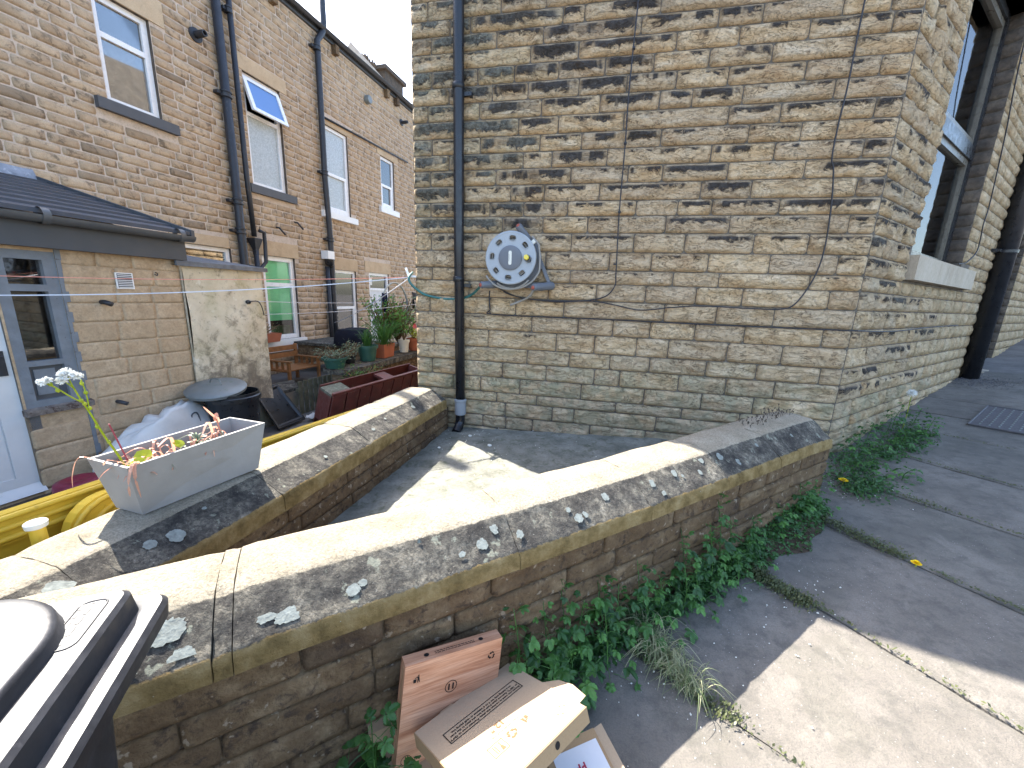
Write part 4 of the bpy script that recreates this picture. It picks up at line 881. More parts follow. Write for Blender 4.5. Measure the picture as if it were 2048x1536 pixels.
m = MB(); HOU.box(m, 7.78, 7.98, .72, .90, .02, .22); m.build('sensor_box', M_WHITE, hs); m = MB(); m.lathe(HOU.p(7.9, .55, .14), (0, 0, 1), [(.03, 0), (.10, .05), (.11, .17)], 12); m.build('lamp_shade', M_BLKPL, hs, smooth=True)
for t, z in ((7.1, 1.35), (6.62, 1.17)):
    m = MB(); m.tube([HOU.p(t, z+.05, 0), HOU.p(t, z+.04, .08), HOU.p(t+.12, z-.08, .10)], .018, 6); m.build('overflow_pipe', M_BLKOLD, hs, smooth=True)

# ---- lean-to porch
ln = thing('lean_to_porch', 'single-storey concrete block lean-to with dark tiled roof and flaking grey side window', 'outbuilding', tuple(LEA.p(2, -1.88, 0)))
LW = (1.80, 2.165, -1.06, .235); LDr = (.85, 1.785, -1.80, .20)
m = MB(); holed(m, LEA, -2.0, 3.13, -1.95, .30, [LW, LDr], 0, .10); m.add([LEA.p(3.13, -1.95, 0), LEA.p(3.13, -1.95, -2.3), LEA.p(3.13, 1.15, -2.3), LEA.p(3.13, .30, 0)], [(0, 1, 2, 3)])
m.build('wall', M_BLOCK, ln)
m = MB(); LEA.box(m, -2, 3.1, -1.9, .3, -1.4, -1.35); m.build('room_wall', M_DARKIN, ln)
zz = [.30, .14, -.02, -.19, -.36, -.547, -.716, -.88, -1.07, -1.24, -1.42, -1.60, -1.78, -1.95]; lr = random.Random(2)
for a, b in zip(zz, zz[1:]):
    for s0_, s1_ in intervals(-.2, 3.13, b, a, [LW, LDr, (1.70, 2.25, -1.15, -1.05)]):
        for p, q in zip(*(lambda xs: (xs, xs[1:]))(cuts(s0_, s1_, .26, .46, lr))):
            mm = MB(); rockstone(mm, LEA, p, q, b, a, j=.004, proud=.002, rough=.003, cell=.03, margin=.004, base=.001, back=.01); mm.build('block', M_BLOCK, ln, smooth=True)
m = MB()
for a, b, c, d_ in ((1.785, 1.87, -1.06, .235), (2.085, 2.165, -1.06, .235), (1.87, 2.085, .165, .235), (1.87, 2.085, -.09, -.035), (1.87, 2.085, -.71, -.665), (1.87, 2.085, -1.06, -1.0)): LEA.box(m, a, b, c, d_, -.07, -.005)
sf = m.build('side_window', M_BLUEGY, ln)
m = MB(); LEA.box(m, 1.87, 2.085, -.035, .165, -.055, -.05); m.build('pane', M_GLASS, sf); m = MB(); LEA.box(m, 1.87, 2.085, -.665, -.09, -.055, -.05); m.build('pane', M_GLASS, sf)
m = MB(); LEA.box(m, 1.87, 2.085, -1.0, -.71, -.055, -.04); m.build('lower_panel', M_DGREY, sf); m = MB(); LEA.box(m, 1.90, 2.03, -.96, -.74, -.04, -.03); m.build('raised_panel', M_BLUEGY, sf)
m = MB(); m.grid(lambda s, t: LEA.p(1.78+.43*s, -1.055-.035*t+.004*nz(s*20, t*3, 1), .05*(1-abs(2*t-1))*.5+.05*t), 12, 4); LEA.box(m, 1.78, 2.21, -1.115, -1.065, -.05, .045); m.build('rotten_sill', simple('bare_rotten_timber', (.20, .17, .15), .9, .2, var=.4, vs=30, bd=.006, spots=((.06, .035, .03), 14, .52, .8)), ln)
m = MB(); 
for k in range(24):
    z0_ = -1.85+k*.088; wv = .02*nz(k*.7, 3, 5)+.012*(k % 2); LEA.box(m, 2.165, 2.19+wv, z0_, z0_+.09, -.02, .008)
m.build('flaking_edge', M_BLUEGY, ln)
m = MB(); LEA.box(m, 1.785, 1.865, -1.83, -1.06, -.06, .0); LEA.box(m, 1.87, 2.05, -1.83, -1.75, -.05, .03); m.build('door_post', M_BLUEGY, ln)
m = MB(); LEA.box(m, .88, 1.785, -1.76, .18, -.09, -.04); ldr = m.build('door', M_DOORW, ln)
m = MB()
for a, b, c, d_ in ((1.66, 1.785, -1.7, .18), (.88, 1.66, -1.70, -1.62), (.88, 1.66, -.92, -.80)): LEA.box(m, a, b, c, d_, -.04, -.025)
for k in range(7): LEA.box(m, 1.66-.115*(k+1), 1.66-.115*k-.008, -1.62, -.92, -.04, -.034)
m.build('door_rails', M_DOORW, ldr)
m = MB(); m.add([LEA.p(.88, -1.70, -.03), LEA.p(1.80, -1.70, -.03), LEA.p(1.80, -1.78, .03), LEA.p(.88, -1.78, .03), LEA.p(.88, -1.80, -.03), LEA.p(1.80, -1.80, -.03)], [(0, 1, 2, 3), (3, 2, 5, 4)]); m.build('weather_board', M_DOORW, ldr)
m = MB(); LEA.box(m, 1.70, 1.755, -.76, -.56, -.025, -.012); m.tube([LEA.p(1.73, -.60, -.01), LEA.p(1.73, -.60, .03), LEA.p(1.66, -.605, .035)], .009, 6); m.build('handle', M_BLKOLD, ldr)
m = MB(); LEA.box(m, .8, 1.95, -1.95, -1.82, -.1, .22); m.build('door_step', M_DKROCK, ln)
# fascia, gutter, roof
m = MB(); LEA.box(m, -2.0, 3.16, .262, .47, -.02, .10); m.build('fascia', M_FASC, ln)
gt = MB(); n = 8; pr = [(.165+.06*cos(pi+pi*i/n), .505+.055*sin(pi+pi*i/n)) for i in range(n+1)]
gt.add([LEA.p(t, b, a) for t in (-2.0, 3.20) for a, b in pr], [(i, i+1, n+2+i, n+1+i) for i in range(n)]); gt.add([LEA.p(t, b+.004, .165+(a-.165)*.92) for t in (-2, 3.20) for a, b in pr], [(i+1, i, n+1+i, n+2+i) for i in range(n)])
for t in (3.20,): gt.add([LEA.p(t, b, a) for a, b in pr]+[LEA.p(t, .52, .165)], [tuple(range(n+1))])
gt.build('gutter', M_GUTTER, ln, smooth=True, ang=50)
for t in (1.0, 2.05, 3.05): m = MB(); m.lathe(LEA.p(t, .505, .165), LEA.U, [(.066, 0), (.066, .05)], 20); m.build('gutter_union', M_GUTTER, ln, smooth=True)
nr = 9
for k in range(nr):
    a, b = k/nr, (k+1)/nr+.012; d0_, d1_ = .16-2.5*a, .16-2.5*min(b, 1); z0_, z1_ = .53+.66*a, .53+.66*min(b, 1)
    t1 = 3.19
    mm = MB(); mm.add([LEA.p(-2, z0_+.03, d0_), LEA.p(t1, z0_+.03, d0_), LEA.p(t1, z1_+.006, d1_), LEA.p(-2, z1_+.006, d1_), LEA.p(-2, z0_-.006, d0_), LEA.p(t1, z0_-.006, d0_), LEA.p(t1, z1_-.02, d1_), LEA.p(-2, z1_-.02, d1_)], [(0, 1, 2, 3), (0, 4, 5, 1), (1, 5, 6, 2), (3, 2, 6, 7), (4, 7, 6, 5)]); mm.build('tile_course', M_TILE, ln)
m = MB(); m.box(LEA.p(3.19, .50, .17), LEA.U*.035, Vector((0, 0, .075)), LEA.p(0, 1.18, -2.34)-LEA.p(0, .52, .16)); m.build('verge_trim', M_FASC, ln)
m = MB(); m.grid(lambda s, t: HOU.p(1.0+2.2*s, 1.14+.16*t+.008*nz(s*9, t*3, 2), .02+.10*(1-t)), 20, 3); m.build('lead_flashing', M_LEAD, ln, smooth=True)
m = MB(); LEA.box(m, 2.553, 2.69, -.054, .098, .004, .018); vt = m.build('air_vent', M_UPVC, ln)
for k in range(8): m = MB(); m.box(LEA.p(2.565, -.042+k*.0165, .018), LEA.U*.112, Vector((0, 0, .006)), LEA.N*.008); m.build('louvre', M_UPVC, vt)
m = MB(); LEA.box(m, 2.562, 2.68, -.045, .09, .0185, .0195); m.build('vent_backing', M_DGREY, vt)
for t, z, r in ((2.421, -.178, .022), (2.397, -1.135, .02)):
    m = MB(); m.tube([LEA.p(t, z, -.02), LEA.p(t, z, .05), LEA.p(t+.03, z-.02, .09)], r, 10); m.build('wall_pipe_stub', M_BLKOLD, ln, smooth=True)
m = MB(); m.tube(smoothpath([LEA.p(2.90, .12, .0), LEA.p(2.90, .11, .03), LEA.p(2.89, .09, .04), LEA.p(2.88, .10, .02)], 4), .005, 6); m.build('wall_hook', M_BLKOLD, ln)

# ---- rendered outhouse
oh = thing('outhouse', 'cream rendered outhouse with mottled mouldy wall under a thick slate slab roof', 'outbuilding', tuple(LEA.p(3.6, -1.88, 0)))
def rendermat():
    b = NB('mouldy_cream_render'); co = b.co('Object')
    c = b.ramp(b.noise(co, 2.2, 6, .65), [(.3, (.5, .42, .29)), (.55, (.66, .58, .44)), (.75, (.75, .69, .55))])
    zz_ = b.sep(co)[2]; low = b.mr(zz_, 1.7, .2, 0, .22)
    c = b.mix(b.mr(b.math('ADD', b.noise(co, 6, 8, .75, .4), low), .5, .72, 0, .85), c, (.17, .14, .105))
    c = b.mix(b.mr(b.noise(co, 17, 5, .7), .6, .68, 0, .5), c, (.12, .105, .09)); c = b.mix(b.mr(b.noise(co, 8, 4, .5), .66, .70, 0, .6), c, (.74, .70, .60))
    c = b.mix(b.mr(b.noise(co, 3, 3, .5), .5, .7, 0, .3), c, (.38, .36, .17))
    b.bump(b.noise(co, 40, 7, .75), .9, .01); return b.done(c, .95, .1)
M_REND = rendermat()
m = MB(); m.grid(lambda s, t: LEA.p(3.135+.95*s-.02*sin(t*6)*(1-s)+.02*t*(s), -1.95+2.16*t, .03+.02*ftb(s*2, t*4, 3, 4)), 24, 50)
m.grid(lambda s, t: LEA.p(4.085+.02*t, -1.95+(2.16)*t, .03-2.35*s), 2, 6); m.grid(lambda s, t: LEA.p(3.135, -1.95+2.16*t, .03-.03*s), 1, 6, flip=True)
m.build('wall', M_REND, oh, smooth=True, ang=50)
m = MB(); nn_ = 14
for side in (0, 1):
    m.grid(lambda s, t: LEA.p(3.05+1.09*s+.012*nz(s*6, t*5, 9)*(1 if t in (0, 1) else 0), .205+(.05 if side else 0)+.27*t+.006*nz(s*9, t*9, side), .10+.012*nz(s*14, 1, 2)*(t == 0)-2.4*t), nn_, 8, flip=not side)
m.box(LEA.p(3.05, .205, .10), LEA.U*1.09, Vector((0, 0, .05)), -LEA.N*.03); m.box(LEA.p(4.11, .205, .10), LEA.U*.03, Vector((0, 0, .05)), LEA.p(0, .475, -2.3)-LEA.p(0, .205, .10))
m.build('slate_slab_roof', M_SLATE, oh)
m = MB(); m.lathe(LEA.p(3.853, -.18, .03), LEA.N, [(.022, 0), (.028, .03), (.02, .05), (.0005, .055)], 10); m.build('line_hook', M_BLKPL, oh, smooth=True)
m = MB(); m.tube(smoothpath([LEA.p(3.86, -.17, .08), LEA.p(3.95, -.17, .1), LEA.p(4.0, -.24, .1), LEA.p(4.02, -.35, .1)], 4), .006, 6); m.build('cord_tail', M_CABLE, oh)

# ---- washing lines
def wire(label, a, b, sag, r, mat, n=16):
    a, b = Vector(a), Vector(b); t = thing('washing_line', label, 'washing line', a); m = MB()
    m.tube([a.lerp(b, i/n)-Vector((0, 0, sag*4*(i/n)*(1-i/n))) for i in range(n+1)], r, 6); m.build('line', mat, t); return t
hook = (-1.80, 3.62, .155)
m = MB(); m.tube([(-1.74, 3.64, .16), (-1.82, 3.62, .16), (-1.87, 3.66, .24)], .012, 6); m.lathe((-1.86, 3.65, .225), (-.3, .1, 1), [(.0005, -.012), (.012, 0), (.0005, .012)], 8); m.build('line_bracket', M_WHITE, bld)
wire('white washing line stretched from the gable edge across to the lean-to window', hook, LEA.p(1.2, -.12, .3), .06, .0045, M_LINE)
wire('orange washing line just above the white one, tied at the gable edge', hook, LEA.p(1.6, .02, .1), .03, .003, M_LINEP)
wire('white washing line slanting down behind the drying towels to the hook area', hook, (-5.1, 6.9, -.62), .05, .005, M_LINE)
wire('blue-white line from the outhouse hook towards the far end of the yard', LEA.p(3.9, -.17, .06), (-3.9, 10.4, -.1), .06, .004, M_LINE)
wire('lower washing line carrying the pegged towels by the gable edge', LEA.p(4.05, -.36, -.3), (-3.2, 7.2, -.16), .05, .004, M_LINE)

# ================================================================== 5. yard contents
def barrier(label, x0, y0, y1, z0, z1, cut=.14, group='yellow plastic barriers behind the yard wall'):
    t = thing('road_barrier', label, 'barrier', (x0, y0, -1.88), group); sl = (z1-z0)/(y1-y0)
    def path(off):
        p = []; c = cut
        a0 = (y0+off, -1.80); pts = [(y0+off, -1.8)]
        pts += [(y0+off+(c)*(1-cos(a)), z0-off-c+c*sin(a)) for a in [pi/2*i/6 for i in range(7)]]
        pts += [(y1-off-c+c*sin(a), z1-off-c+c*cos(a)) for a in [pi/2*i/6 for i in range(7)]]
        pts += [(y1-off, -1.8)]; return pts
    m = MB()
    for k, off in enumerate((.02, .062, .104)):
        m.tube([(x0-.002, y, z) for y, z in path(off)], .0135, 8)
    m.build('ribbed_frame', M_YEL, t, smooth=True)
    m = MB(); P0_, P1_ = path(.004), path(.125); n_ = len(P0_); m.add([(x0, y, z) for y, z in P0_]+[(x0, y, z) for y, z in P1_]+[(x0-.045, y, z) for y, z in P0_], [(i, i+1, n_+i+1, n_+i) for i in range(n_-1)]+[(i, 2*n_+i, 2*n_+i+1, i+1) for i in range(n_-1)]); m.build('flat_frame', M_YEL, t); m = MB(); P = path(.10); m.add([(x0-.018, y, z) for y, z in P]+[(x0-.040, y, z) for y, z in P], [tuple(range(len(P))), tuple(range(2*len(P)-1, len(P)-1, -1))]+[(i, i+len(P), (i+1) % len(P)+len(P), (i+1) % len(P)) for i in range(len(P))]); m.build('infill_panel', M_YEL, t)
    return t
barrier('yellow plastic barrier standing furthest from the pavement, its long top rail showing at the left', -2.13, -.6, 1.9, -.80, -.905)
b2 = barrier('second yellow barrier directly under the grey planter with a rounded top corner', -2.04, 1.0, 3.42, -.895, -1.06)
pc = thing('barrier_post', 'short yellow peg with a chalky white cap in front of the yellow barrier', 'post', (-1.99, .90, -1.1)); m = MB(); m.lathe((-1.985, .90, -1.5), (0, 0, 1), [(.026, 0), (.022, .60)], 16); m.build('peg', M_YEL, pc, smooth=True); m = MB(); m.lathe((-1.985, .90, -.90), (0, 0, 1), [(.022, -.004), (.03, 0), (.032, .018), (.028, .022), (.0005, .024)], 16); m.build('cap', M_CREAM, pc, smooth=True, ang=40)

# grey planter trough
pl_ = thing('planter_trough', 'tapered grey composite trough of dried plants sitting on the far coping', 'planter', (-1.75, 1.32, -.917))
BT = [(-1.885, 1.085, -.909), (-1.725, 1.072, -.909), (-1.648, 1.552, -.909), (-1.80, 1.575, -.909)]
TP = [(-1.90, 1.035, -.672), (-1.665, 1.012, -.672), (-1.618, 1.592, -.672), (-1.855, 1.612, -.672)]
def inset(q, d):
    c = sum((Vector(p) for p in q), Vector())/4; out = []
    for p in q: v = Vector(p)-c; out.append(c+Vector((v.x*(1-d/.11), v.y*(1-d/.29), v.z)))
    return out
IT = inset(TP, .011); IB = [Vector(a)*.72+Vector(b)*.28 for a, b in zip(IT, inset(BT, .011))]
vs = BT+TP+[tuple(v) for v in IT]+[(*(Vector(a)*.3+Vector(b)*.7)[:],) for a, b in zip(IT, inset(BT, .011))]
m = MB(); m.add(vs, [(3, 2, 1, 0)]+[(i, (i+1) % 4, 4+(i+1) % 4, 4+i) for i in range(4)]+[(4+i, 4+(i+1) % 4, 8+(i+1) % 4, 8+i) for i in range(4)]+[(8+i, 8+(i+1) % 4, 12+(i+1) % 4, 12+i) for i in range(4)])
o = m.build('trough', M_GRC, pl_, weld=True)
so = [Vector(a)*.62+Vector(b)*.38 for a, b in zip(IT, inset(BT, .011))]
m = MB(); m.grid(lambda s, t: (so[0].lerp(so[1], s)).lerp(so[3].lerp(so[2], s), t)+Vector((0, 0, .012*ftb(s*4, t*12, 1, 4))), 8, 24); m.build('soil', M_SOIL, pl_, smooth=True)
def strap(mb, pts, w, up=(0, 0, 1)):
    P = smoothpath(pts, 5); n = len(P); vs = []
    for i, p in enumerate(P):
        t = (P[min(i+1, n-1)]-P[max(i-1, 0)]).normalized(); s = t.cross(Vector(up)); s = s.normalized() if s.length > 1e-4 else Vector((1, 0, 0)); ww = w*sin(pi*(.12+.88*i/(n-1)))**.6 if i < n-1 else w*.05
        vs += [p-s*ww, p+Vector((0, 0, -ww*.3)), p+s*ww]
    mb.add(vs, [f for i in range(n-1) for f in ((3*i, 3*i+1, 3*i+4, 3*i+3), (3*i+1, 3*i+2, 3*i+5, 3*i+4))])
dr_ = random.Random(8)
dp = thing('dried_plant', 'withered pinkish strap leaves and bright green shoots growing in the grey trough', 'plant', (-1.75, 1.2, -.74))
for k in range(84):
    s = dr_.random()**1.3; base = Vector((-1.83+.14*dr_.random()+.08*s*.3, 1.08+.42*s, -.745)); a = dr_.uniform(0, 2*pi); L = dr_.uniform(.04, .10)*(.45 if cos(a) > .2 else 1); mb = MB()
    strap(mb, [base, base+Vector((cos(a)*L*.4, sin(a)*L*.4, L*.75)), base+Vector((cos(a)*L, sin(a)*L, L*.55)), base+Vector((cos(a)*L*1.3, sin(a)*L*1.3, -.0+dr_.uniform(-.02, .03)))], dr_.uniform(.0025, .006)); mb.build('leaf', M_DRY if k % 5 else M_GREYLF, dp)
for pts in ([(-1.69, 1.08, -.70), (-1.66, 1.04, -.655), (-1.645, 1.02, -.71), (-1.65, 1.03, -.80)], [(-1.70, 1.07, -.70), (-1.66, 1.03, -.66), (-1.65, 1.0, -.72), (-1.655, 1.0, -.78)], [(-1.86, 1.06, -.69), (-1.89, 1.01, -.655), (-1.91, .99, -.72), (-1.915, .985, -.78)], [(-1.74, 1.10, -.72), (-1.72, 1.0, -.64), (-1.74, .99, -.66)], [(-1.76, 1.25, -.72), (-1.7, 1.20, -.62), (-1.66, 1.12, -.63)], [(-1.78, 1.45, -.72), (-1.74, 1.40, -.62), (-1.70, 1.33, -.66)]):
    mb = MB(); strap(mb, pts, .006); mb.build('leaf', M_DRY, dp)
def rleaf(mb, c, r, nrm, n=9, col=None):
    nrm = Vector(nrm).normalized(); x = nrm.orthogonal().normalized(); y = nrm.cross(x); c = Vector(c)
    mb.add([c-nrm*r*.15]+[c+x*cos(2*pi*i/n)*r*(1+.12*(i % 2))+y*sin(2*pi*i/n)*r*(1+.12*(i % 2)) for i in range(n)], [(0, i+1, (i+1) % n+1) for i in range(n)])
for c, r, nn in (((-1.735, 1.115, -.675), .030, (.4, -.6, .7)), ((-1.72, 1.09, -.685), .018, (.5, -.4, .6)), ((-1.775, 1.10, -.70), .02, (.1, -.5, .8)), ((-1.725, 1.25, -.67), .017, (.6, -.3, .5)), ((-1.72, 1.235, -.66), .014, (.7, .1, .5))):
    mb = MB(); rleaf(mb, c, r, nn); mb.build('leaf', M_LEAFY, dp)
mb = MB()
for k in range(16): a = 2*pi*k/16*1.6; b_ = Vector((-1.73, 1.33, -.735+.004*k)); strap(mb, [b_, b_+Vector((cos(a)*.018, sin(a)*.018, .02)), b_+Vector((cos(a)*.04, sin(a)*.04, .022))], .004)
mb.build('rosette', M_GREYLF, dp)
mb = MB(); mb.tube(smoothpath([(-1.75, 1.47, -.73), (-1.75, 1.456, -.66), (-1.752, 1.45, -.60)], 4), .003, 6); strap(mb, [(-1.752, 1.45, -.62), (-1.75, 1.42, -.58), (-1.75, 1.395, -.545)], .010); strap(mb, [(-1.75, 1.455, -.64), (-1.74, 1.44, -.61), (-1.745, 1.45, -.59)], .012); mb.build('dry_stalk', M_DRY, dp)
sw_ = thing('seeding_weed', 'tall groundsel stem with white fluffy seed heads rising from the left end of the trough', 'weed', (-1.8, 1.097, -.75))
st = smoothpath([(-1.79, 1.10, -.76), (-1.80, 1.075, -.66), (-1.80, 1.045, -.57), (-1.80, 1.02, -.48), (-1.80, 1.0, -.415), (-1.80, .985, -.36), (-1.80, .978, -.325)], 4)
m = MB(); m.tube(st, [.0045*(1-.6*i/len(st)) for i in range(len(st))], 7); m.tube(smoothpath([(-1.80, 1.005, -.43), (-1.80, .975, -.40), (-1.80, .935, -.352), (-1.80, .912, -.338)], 4), .0022, 6)
m.tube(smoothpath([(-1.80, 1.018, -.46), (-1.80, 1.018, -.40), (-1.80, 1.012, -.345)], 4), .0022, 6); m.tube([(-1.80, .99, -.375), (-1.80, .97, -.345), (-1.80, .96, -.33)], .002, 6)
stm = m.build('stem', M_LEAFY, sw_, smooth=True)
m = MB(); m.tube(smoothpath([(-1.78, 1.10, -.74), (-1.79, 1.085, -.64), (-1.80, 1.066, -.53)], 3), .003, 6); m.build('stem', simple('crimson_stem', (.30, .04, .06), .5), sw_)
def puff(c, r, n, rng):
    mb = MB()
    for _ in range(n):
        v = Vector((rng.gauss(0, 1), rng.gauss(0, 1), rng.gauss(0, 1)+.4)).normalized(); w_ = v.orthogonal().normalized()*.0011; q = Vector(c)+v*r*rng.uniform(.6, 1.15); mb.add([Vector(c)-w_, Vector(c)+w_, q+w_*1.8, q-w_*1.8], [(0, 1, 2, 3)])
        for kk in range(3): ww = (v.orthogonal().normalized()*cos(kk*2.1)+v.cross(v.orthogonal().normalized())*sin(kk*2.1))*r*.22; mb.add([q, q+ww+v*.002, q+ww*.8+v.cross(ww)*.25], [(0, 1, 2)])
    return mb
for c, r in (((-1.80, .978, -.318), .020), ((-1.80, .965, -.322), .017), ((-1.80, .992, -.325), .015), ((-1.80, 1.006, -.33), .013), ((-1.80, .96, -.338), .014), ((-1.80, .908, -.334), .011), ((-1.80, .925, -.33), .012)): puff(c, r, 90, dr_).build('seed_head', M_WPET, sw_)
for c in ((-1.80, 1.012, -.36), (-1.80, 1.018, -.395), (-1.80, 1.0, -.42), (-1.80, 1.008, -.435), (-1.80, 1.03, -.53), (-1.80, 1.055, -.60), (-1.80, .945, -.37), (-1.80, .93, -.345), (-1.80, 1.02, -.455)):
    mb = MB(); mb.lathe(c, (0, -.2, 1), [(.0005, -.008), (.006, -.003), (.006, .004), (.002, .009)], 7); mb.build('bud', M_LEAFY, sw_, smooth=True)

# dustbin, bag, tray, bowl
db = thing('dustbin', 'round black bin with a weathered grey lid askew beside the rendered wall', 'bin', (-4.12, 3.50, -1.88)); bc = Vector((-4.02, 3.56, -1.86))
m = MB(); m.lathe(bc, (0, 0, 1), [(.0005, 0), (.21, 0), (.255, .60), (.275, .605), (.275, .65), (.262, .66), (.262, .69), (.25, .69), (.235, .6), (.2, .05)], 32); m.build('body', M_BLKPL, db, smooth=True, ang=40)
ax = Vector((.10, -.16, 1)).normalized(); lc = bc+Vector((-.10, -.10, .745)); m = MB(); m.lathe(lc, ax, [(.285, -.03), (.29, .0), (.27, .018), (.15, .04), (.0005, .05)], 32); ld_ = m.build('lid', M_GALV, db, smooth=True, ang=50)
m = MB(); m.tube(smoothpath([lc+Vector((-.08, 0, .05)), lc+Vector((-.05, 0, .10)), lc+Vector((.05, 0, .10)), lc+Vector((.08, 0, .04))], 4), .007, 6); m.build('lid_handle', M_GALV, ld_)
bg_ = thing('rubbish_bag', 'white woven recycling sack with short dark handles slumped against the block wall', 'bag', (-4.35, 2.95, -1.88))
def bagp(s, t):
    a = 2*pi*s; x = .24*cos(a)*(1-.35*t**2); y = .56*sin(a)*(1-.40*t**3); z = t*.52+.05*sin(a*1+.8)*t-.10*t*t*(sin(a) < -.2)*abs(sin(a)); k = 1+.10*ftb(cos(a)*1.6, sin(a)*1.6+t, t*2.2, 4)+.12*sin(pi*min(1, t*1.1))
    return Vector((-4.30+x*k, 2.98+y*k, -1.86+z*1.12*(1+.12*ftb(cos(a)*2, sin(a)*2, 5, 3))))
m = MB(); m.grid(bagp, 48, 16); m.grid(lambda s, t: (bagp(s, 1)).lerp(Vector((-4.32, 3.0, -1.36)), t), 48, 3); m.build('sack', M_BAG, bg_, smooth=True, weld=True)
for y in (2.98, 3.18):
    m = MB(); c = Vector((-4.12, y, -1.385)); m.tube(smoothpath([c+Vector((.0, -.04, -.10)), c+Vector((.0, -.03, .04)), c+Vector((.0, .03, .05)), c+Vector((.02, .04, -.07))], 4), .008, 6); m.build('handle', M_DGREY, bg_, smooth=True)
m = MB(); place2d(m, text_mesh('bag is', .045), (-4.035, 2.66, -1.55), (.25, 1, .25), (-.1, -.25, 1)); place2d(m, curve_mesh([circ(0, 0, .03, 14, .02), circ(0, 0, .024, 14, .015)]), (-4.03, 2.83, -1.66), (.2, 1, 0), (-.1, 0, 1)); place2d(m, curve_mesh([[(-.03, -.02), (.03, -.02), (.03, .03), (-.03, .03)], [(-.025, -.015), (.025, -.015), (.025, .025), (-.025, .025)]]), (-4.03, 2.72, -1.74), (.2, 1, .2), (-.1, 0, 1)); m.build('print', M_BLKPL, bg_)
tr_ = thing('plastic_tray_lid', 'large black rectangular plastic lid propped up against the low pillar', 'lid', (-4.15, 4.45, -1.88))
q = [Vector(p) for p in ((-4.43, 4.24, -1.38), (-4.47, 4.66, -1.36), (-4.10, 4.72, -1.86), (-4.10, 4.24, -1.86))]
nn = (q[1]-q[0]).cross(q[3]-q[0]).normalized(); nn = -nn if nn.x < 0 else nn
def TQ(s, t, o): return q[0].lerp(q[1], s).lerp(q[3].lerp(q[2], s), t)+nn*o
m = MB(); m.grid(lambda s, t: TQ(s, t, .0 if .09 < s < .91 and .07 < t < .93 else .022), 22, 22); m.grid(lambda s, t: TQ(s, t, -.01), 1, 1, flip=True)
for a, b in (((0, 0), (1, 0)), ((1, 0), (1, 1)), ((1, 1), (0, 1)), ((0, 1), (0, 0))): m.tube([TQ(*a, .008), TQ(*b, .008)], .016, 8)
m.build('panel', M_BLKPL, tr_, smooth=True, ang=30)
rb = thing('red_tub', 'dark red plastic tub on the ground beside the white lean-to door', 'tub', (-4.1, 2.1, -1.88)); m = MB(); m.lathe((-4.12, 2.17, -1.88), (0, 0, 1), [(.0005, 0), (.13, 0), (.16, .22), (.15, .26), (.10, .28), (.06, .27), (.0005, .26)], 24); m.build('body', M_REDPL, rb, smooth=True)
m = MB(); 
for k, a in enumerate((-.9, -.3, .3)): m.lathe((-4.12+.155*cos(a), 2.17+.155*sin(a), -1.74), (cos(a), sin(a), 0), [(.022, 0), (.022, .006), (.0005, .007)], 10)
m.build('button', M_CREAM, rb)
cl = thing('crumpled_cloth', 'small scrap of crumpled white and blue cloth lying beside the black lid', 'cloth', (-3.95, 4.9, -1.88)); m = MB(); m.grid(lambda s, t: Vector((-4.08+.28*s, 4.72+.25*t, -1.85+.09*abs(ftb(s*4, t*4, 2, 4))+.04*sin(s*pi)*sin(t*pi))), 14, 14); m.build('cloth', M_BAG, cl, smooth=True)

# low pillar, picket fence, terrace
pi_ = thing('garden_pillar', 'low rendered pillar with a mossy stone cap next to the picket fence', 'pillar', (-4.4, 4.75, -1.88))
pq = [(-5.03, 5.07), (-4.93, 5.52), (-4.49, 5.09), (-4.51, 4.58)]
def prism(mb, q, z0, z1): n = len(q); mb.add([(x, y, z0) for x, y in q]+[(x, y, z1) for x, y in q], [tuple(range(n)), tuple(range(2*n-1, n-1, -1))]+[(i, (i+1) % n, (i+1) % n+n, i+n) for i in range(n)])
m = MB(); prism(m, [(x*.985-.07, y*.985+.07) for x, y in pq], -1.9, -1.54); m.build('shaft', M_REND, pi_)
m = MB(); prism(m, pq, -1.54, -1.49); m.build('cap', M_COP, pi_)
pf = thing('picket_fence', 'short run of upright green-brown fence palings below the wooden bench', 'fence', (-4.3, 5.3, -1.88))
for k in range(8):
    p = Vector((-4.37, 4.98, 0)).lerp(Vector((-4.30, 5.78, 0)), k/8); m = MB(); h = .52+.02*nz(k, 1, 1)
    m.box((p.x, p.y, -1.9), (-.003, .078, 0), (-.02, -.001, 0), (0, 0, h)); m.build('paling', M_FENCE, pf)
m = MB(); m.box((-4.40, 4.97, -1.55), (.07, .82, 0), (-.03, .003, 0), (0, 0, .06)); m.build('rail', M_FENCE, pf)
tw = thing('terrace_wall', 'low rubble retaining wall with stone coping holding the potted plants', 'wall', (-3.7, 6.2, -1.88))
TWP = Plane((-3.55, 5.05), (.03, 1), (1, -.03))
bodywall(TWP, 0, 3.3, lambda s: -1.22, lambda s: -1.9, 0, .30, tw, .12, .17, .25, .5, M_BODY, 31)
for k, (a, b) in enumerate(((-.05, .6), (.6, 1.2), (1.2, 1.9), (1.9, 2.6), (2.6, 3.3))):
    m = MB(); m.grid(lambda s, t: TWP.p(a+(b-a-.01)*s, -1.14+.012*ftb(s*3+k, t*3, 1, 4), .05-.45*t), 8, 5); m.box(TWP.p(a, -1.225, .05), TWP.U*(b-a-.01), (0, 0, .08), -TWP.N*.45); m.build('coping_stone', M_COP, tw)
tt = MB(); tt.box((-6.95, 5.9, -1.9), (2.6, -.22, 0), (.35, 5.0, 0), (0, 0, .14)); tt.build('terrace', M_YARD, kind='structure')
t2 = thing('raised_step', 'stone slab step at the foot of the black pipes holding the covered barbecue', 'step', (-5.2, 7.0, -1.5))
